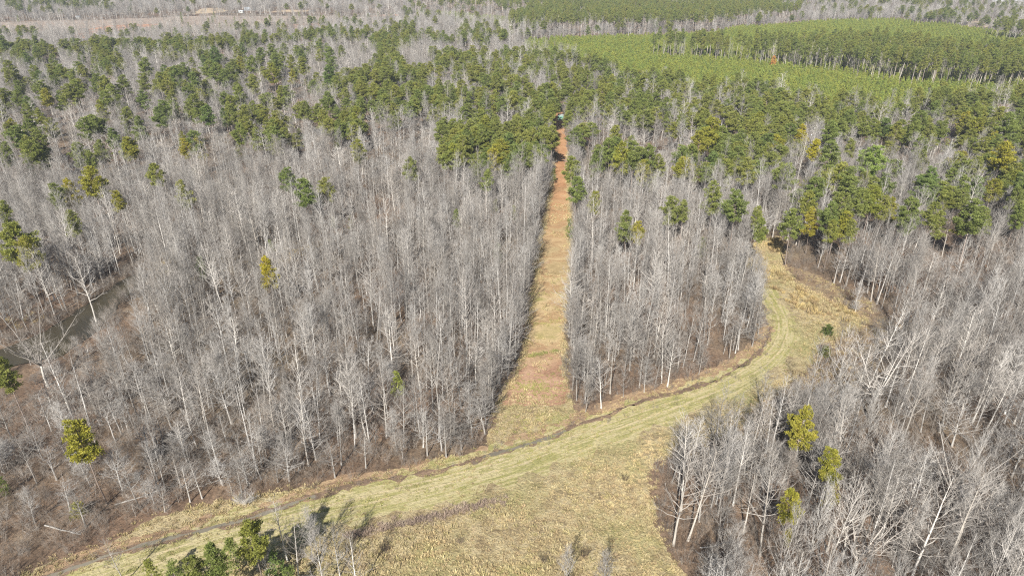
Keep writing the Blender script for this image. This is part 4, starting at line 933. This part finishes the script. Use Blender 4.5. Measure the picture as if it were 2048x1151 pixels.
# ------------------------------------------------------------------ hunting box on stilts at the head of the lane
M['box_green'] = plain('green_painted_boards', (.20, .42, .34), (.28, .52, .43)); M['timber'] = plain('grey_timber', (.22, .19, .16), (.36, .32, .28)); M['dark'] = plain('dark_opening', (.015, .015, .016), (.03, .03, .03)); M['tin'] = plain('tin_roof', (.38, .42, .42), (.5, .54, .54), 2, .45)
bx, by = G(1120.5, 256)
st = bpy.data.objects.new("hunting_stand", None); C.objects.link(st); st.location = (bx, by, 0); st.rotation_euler = (0, 0, R(-6))
tag(st, "green hunting box on timber stilts at the head of the lane", "hunting stand")
W_, HB, Z0 = 1.5, 2.5, 4.6
c = MB(); c.box((0, 0, Z0 + HB / 2), (W_, W_, HB / 2)); cab = link("cabin", c.mesh("cabin", M['box_green']), st)
f = MB(); f.box((0, 0, Z0 - .08), (W_ + .15, W_ + .15, .08)); link("platform", f.mesh("platform", M['timber']), st)
r_ = MB(); hz = Z0 + HB; V = [[-W_ - .2, -W_ - .25, hz + .05], [W_ + .2, -W_ - .25, hz + .05], [W_ + .2, W_ + .25, hz + .35], [-W_ - .2, W_ + .25, hz + .35]]; V = np.array(V + [[a, b, z + .08] for a, b, z in V])
r_.add(V, None, [[3, 2, 1, 0], [4, 5, 6, 7], [0, 1, 5, 4], [1, 2, 6, 5], [2, 3, 7, 6], [3, 0, 4, 7]]); link("roof", r_.mesh("roof", M['tin']), st)
for wx, ww in ((-.95, .22), (.35, .75)):
    m = MB(); m.box((wx, -W_ - .004, Z0 + 1.65), (ww, .02, .28)); link("window", m.mesh("window", M['dark']), cab)
m = MB(); m.box((.1, -W_ - .004, Z0 + .35), (.55, .02, .3)); link("hatch", m.mesh("hatch", M['dark']), cab)
for sx in (-1, 1):
    for sy in (-1, 1):
        m = MB(); m.tube([(sx * 1.6, sy * 1.6, -.3), (sx * 1.25, sy * 1.25, Z0 - .15)], [.11, .10], 5); link("leg", m.mesh("leg", M['timber']), st)
m = MB()
for sx in (-.3, .3): m.tube([(-.6 + sx, -3.1, 0), (-.6 + sx, -1.75, Z0)], [.05, .05], 4)
for k in range(13): u = (k + .5) / 13; m.tube([(-.9, -3.1 + 1.35 * u, Z0 * u), (-.3, -3.1 + 1.35 * u, Z0 * u)], [.035, .035], 4)
link("ladder", m.mesh("ladder", M['timber']), st)

# ------------------------------------------------------------------ far buildings
M['white_wall'] = plain('white_boards', (.60, .60, .58), (.70, .70, .68), .5); M['grey_roof'] = plain('blue_grey_roof', (.34, .38, .42), (.44, .48, .52), .4); M['pale_roof'] = plain('pale_metal_roof', (.62, .66, .70), (.74, .77, .80), .3, .5)
def house(px, py, L, Wd, Hh, rh, wall, roof, label, name, cat, yaw=0.0, nwin=3):
    x, y = G(px, py); e = bpy.data.objects.new(name, None); C.objects.link(e); e.location = (x, y, 0); e.rotation_euler = (0, 0, yaw); tag(e, label, cat)
    m = MB(); a, b = L / 2, Wd / 2
    m.add([[-a, -b, 0], [a, -b, 0], [a, b, 0], [-a, b, 0], [-a, -b, Hh], [a, -b, Hh], [a, b, Hh], [-a, b, Hh], [-a, 0, Hh + rh], [a, 0, Hh + rh]], [[5, 6, 9], [7, 4, 8]], [[0, 1, 5, 4], [1, 2, 6, 5], [2, 3, 7, 6], [3, 0, 4, 7]])
    wl = link("wall", m.mesh("wall", wall), e)
    m = MB(); o = .5; k = rh / b
    for s in (-1, 1):
        V = np.array([[-a - o, s * (b + o), Hh - o * k + .05], [a + o, s * (b + o), Hh - o * k + .05], [a + o, 0, Hh + rh + .05], [-a - o, 0, Hh + rh + .05]]); V = np.vstack([V, V + [0, 0, .2]])
        m.add(V, None, [[3, 2, 1, 0], [4, 5, 6, 7], [0, 1, 5, 4], [1, 2, 6, 5], [2, 3, 7, 6], [3, 0, 4, 7]])
    link("roof", m.mesh("roof", roof), e)
    for q in range(nwin):
        wm = MB(); wm.box((-a + L * (q + .6) / (nwin + .2), -b - .02, Hh * .55), (.6, .06, .65)); link("window", wm.mesh("window", M['dark']), e)
    dm = MB(); dm.box((-a + L * .12, -b - .02, 1.05), (.5, .06, 1.05)); link("door", dm.mesh("door", M['grey_roof']), e)
house(500, 21, 15, 8, 2.8, 2.0, M['grey_roof'], M['grey_roof'], "low grey-roofed house beyond the scrub clearing, upper left", "farm_house", "house", .1)
house(483, 26, 7, 4, 2.6, .9, M['white_wall'], M['pale_roof'], "small white shed beside the grey-roofed house", "white_shed", "shed", -.1, 1)
house(157, 37, 5, 4, 2.6, .8, M['white_wall'], M['pale_roof'], "tiny white shed on the far edge of the scrub, upper left", "white_shed", "shed", .2, 1)
house(737, 31, 5, 4, 2.6, .8, M['white_wall'], M['pale_roof'], "tiny white shed left of the far tall pines", "white_shed", "shed", .1, 1)
house(2025, 9, 80, 26, 6, 4.5, M['white_wall'], M['pale_roof'], "long pale metal-roofed building at the upper right corner", "farm_building", "building", -.12, 6)

# ------------------------------------------------------------------ air
hz = MB(); hz.box((0, 3350, 59), (6100, 4300, 62.5)); t = NT('haze_air'); t.t.nodes.remove(t.b)
pv = t.n("ShaderNodeVolumePrincipled"); pv.inputs["Color"].default_value = (.72, .80, .92, 1); pv.inputs["Density"].default_value = .00014; pv.inputs["Anisotropy"].default_value = .0
t.l(pv.outputs[0], t.t.nodes["Material Output"].inputs["Volume"])
HZ = link("haze", hz.mesh("haze", t.m)); tag(HZ, "thin bluish air over the forest", kind="stuff")
print("bare", len(rest_bare), "pine", len(rest_pine))
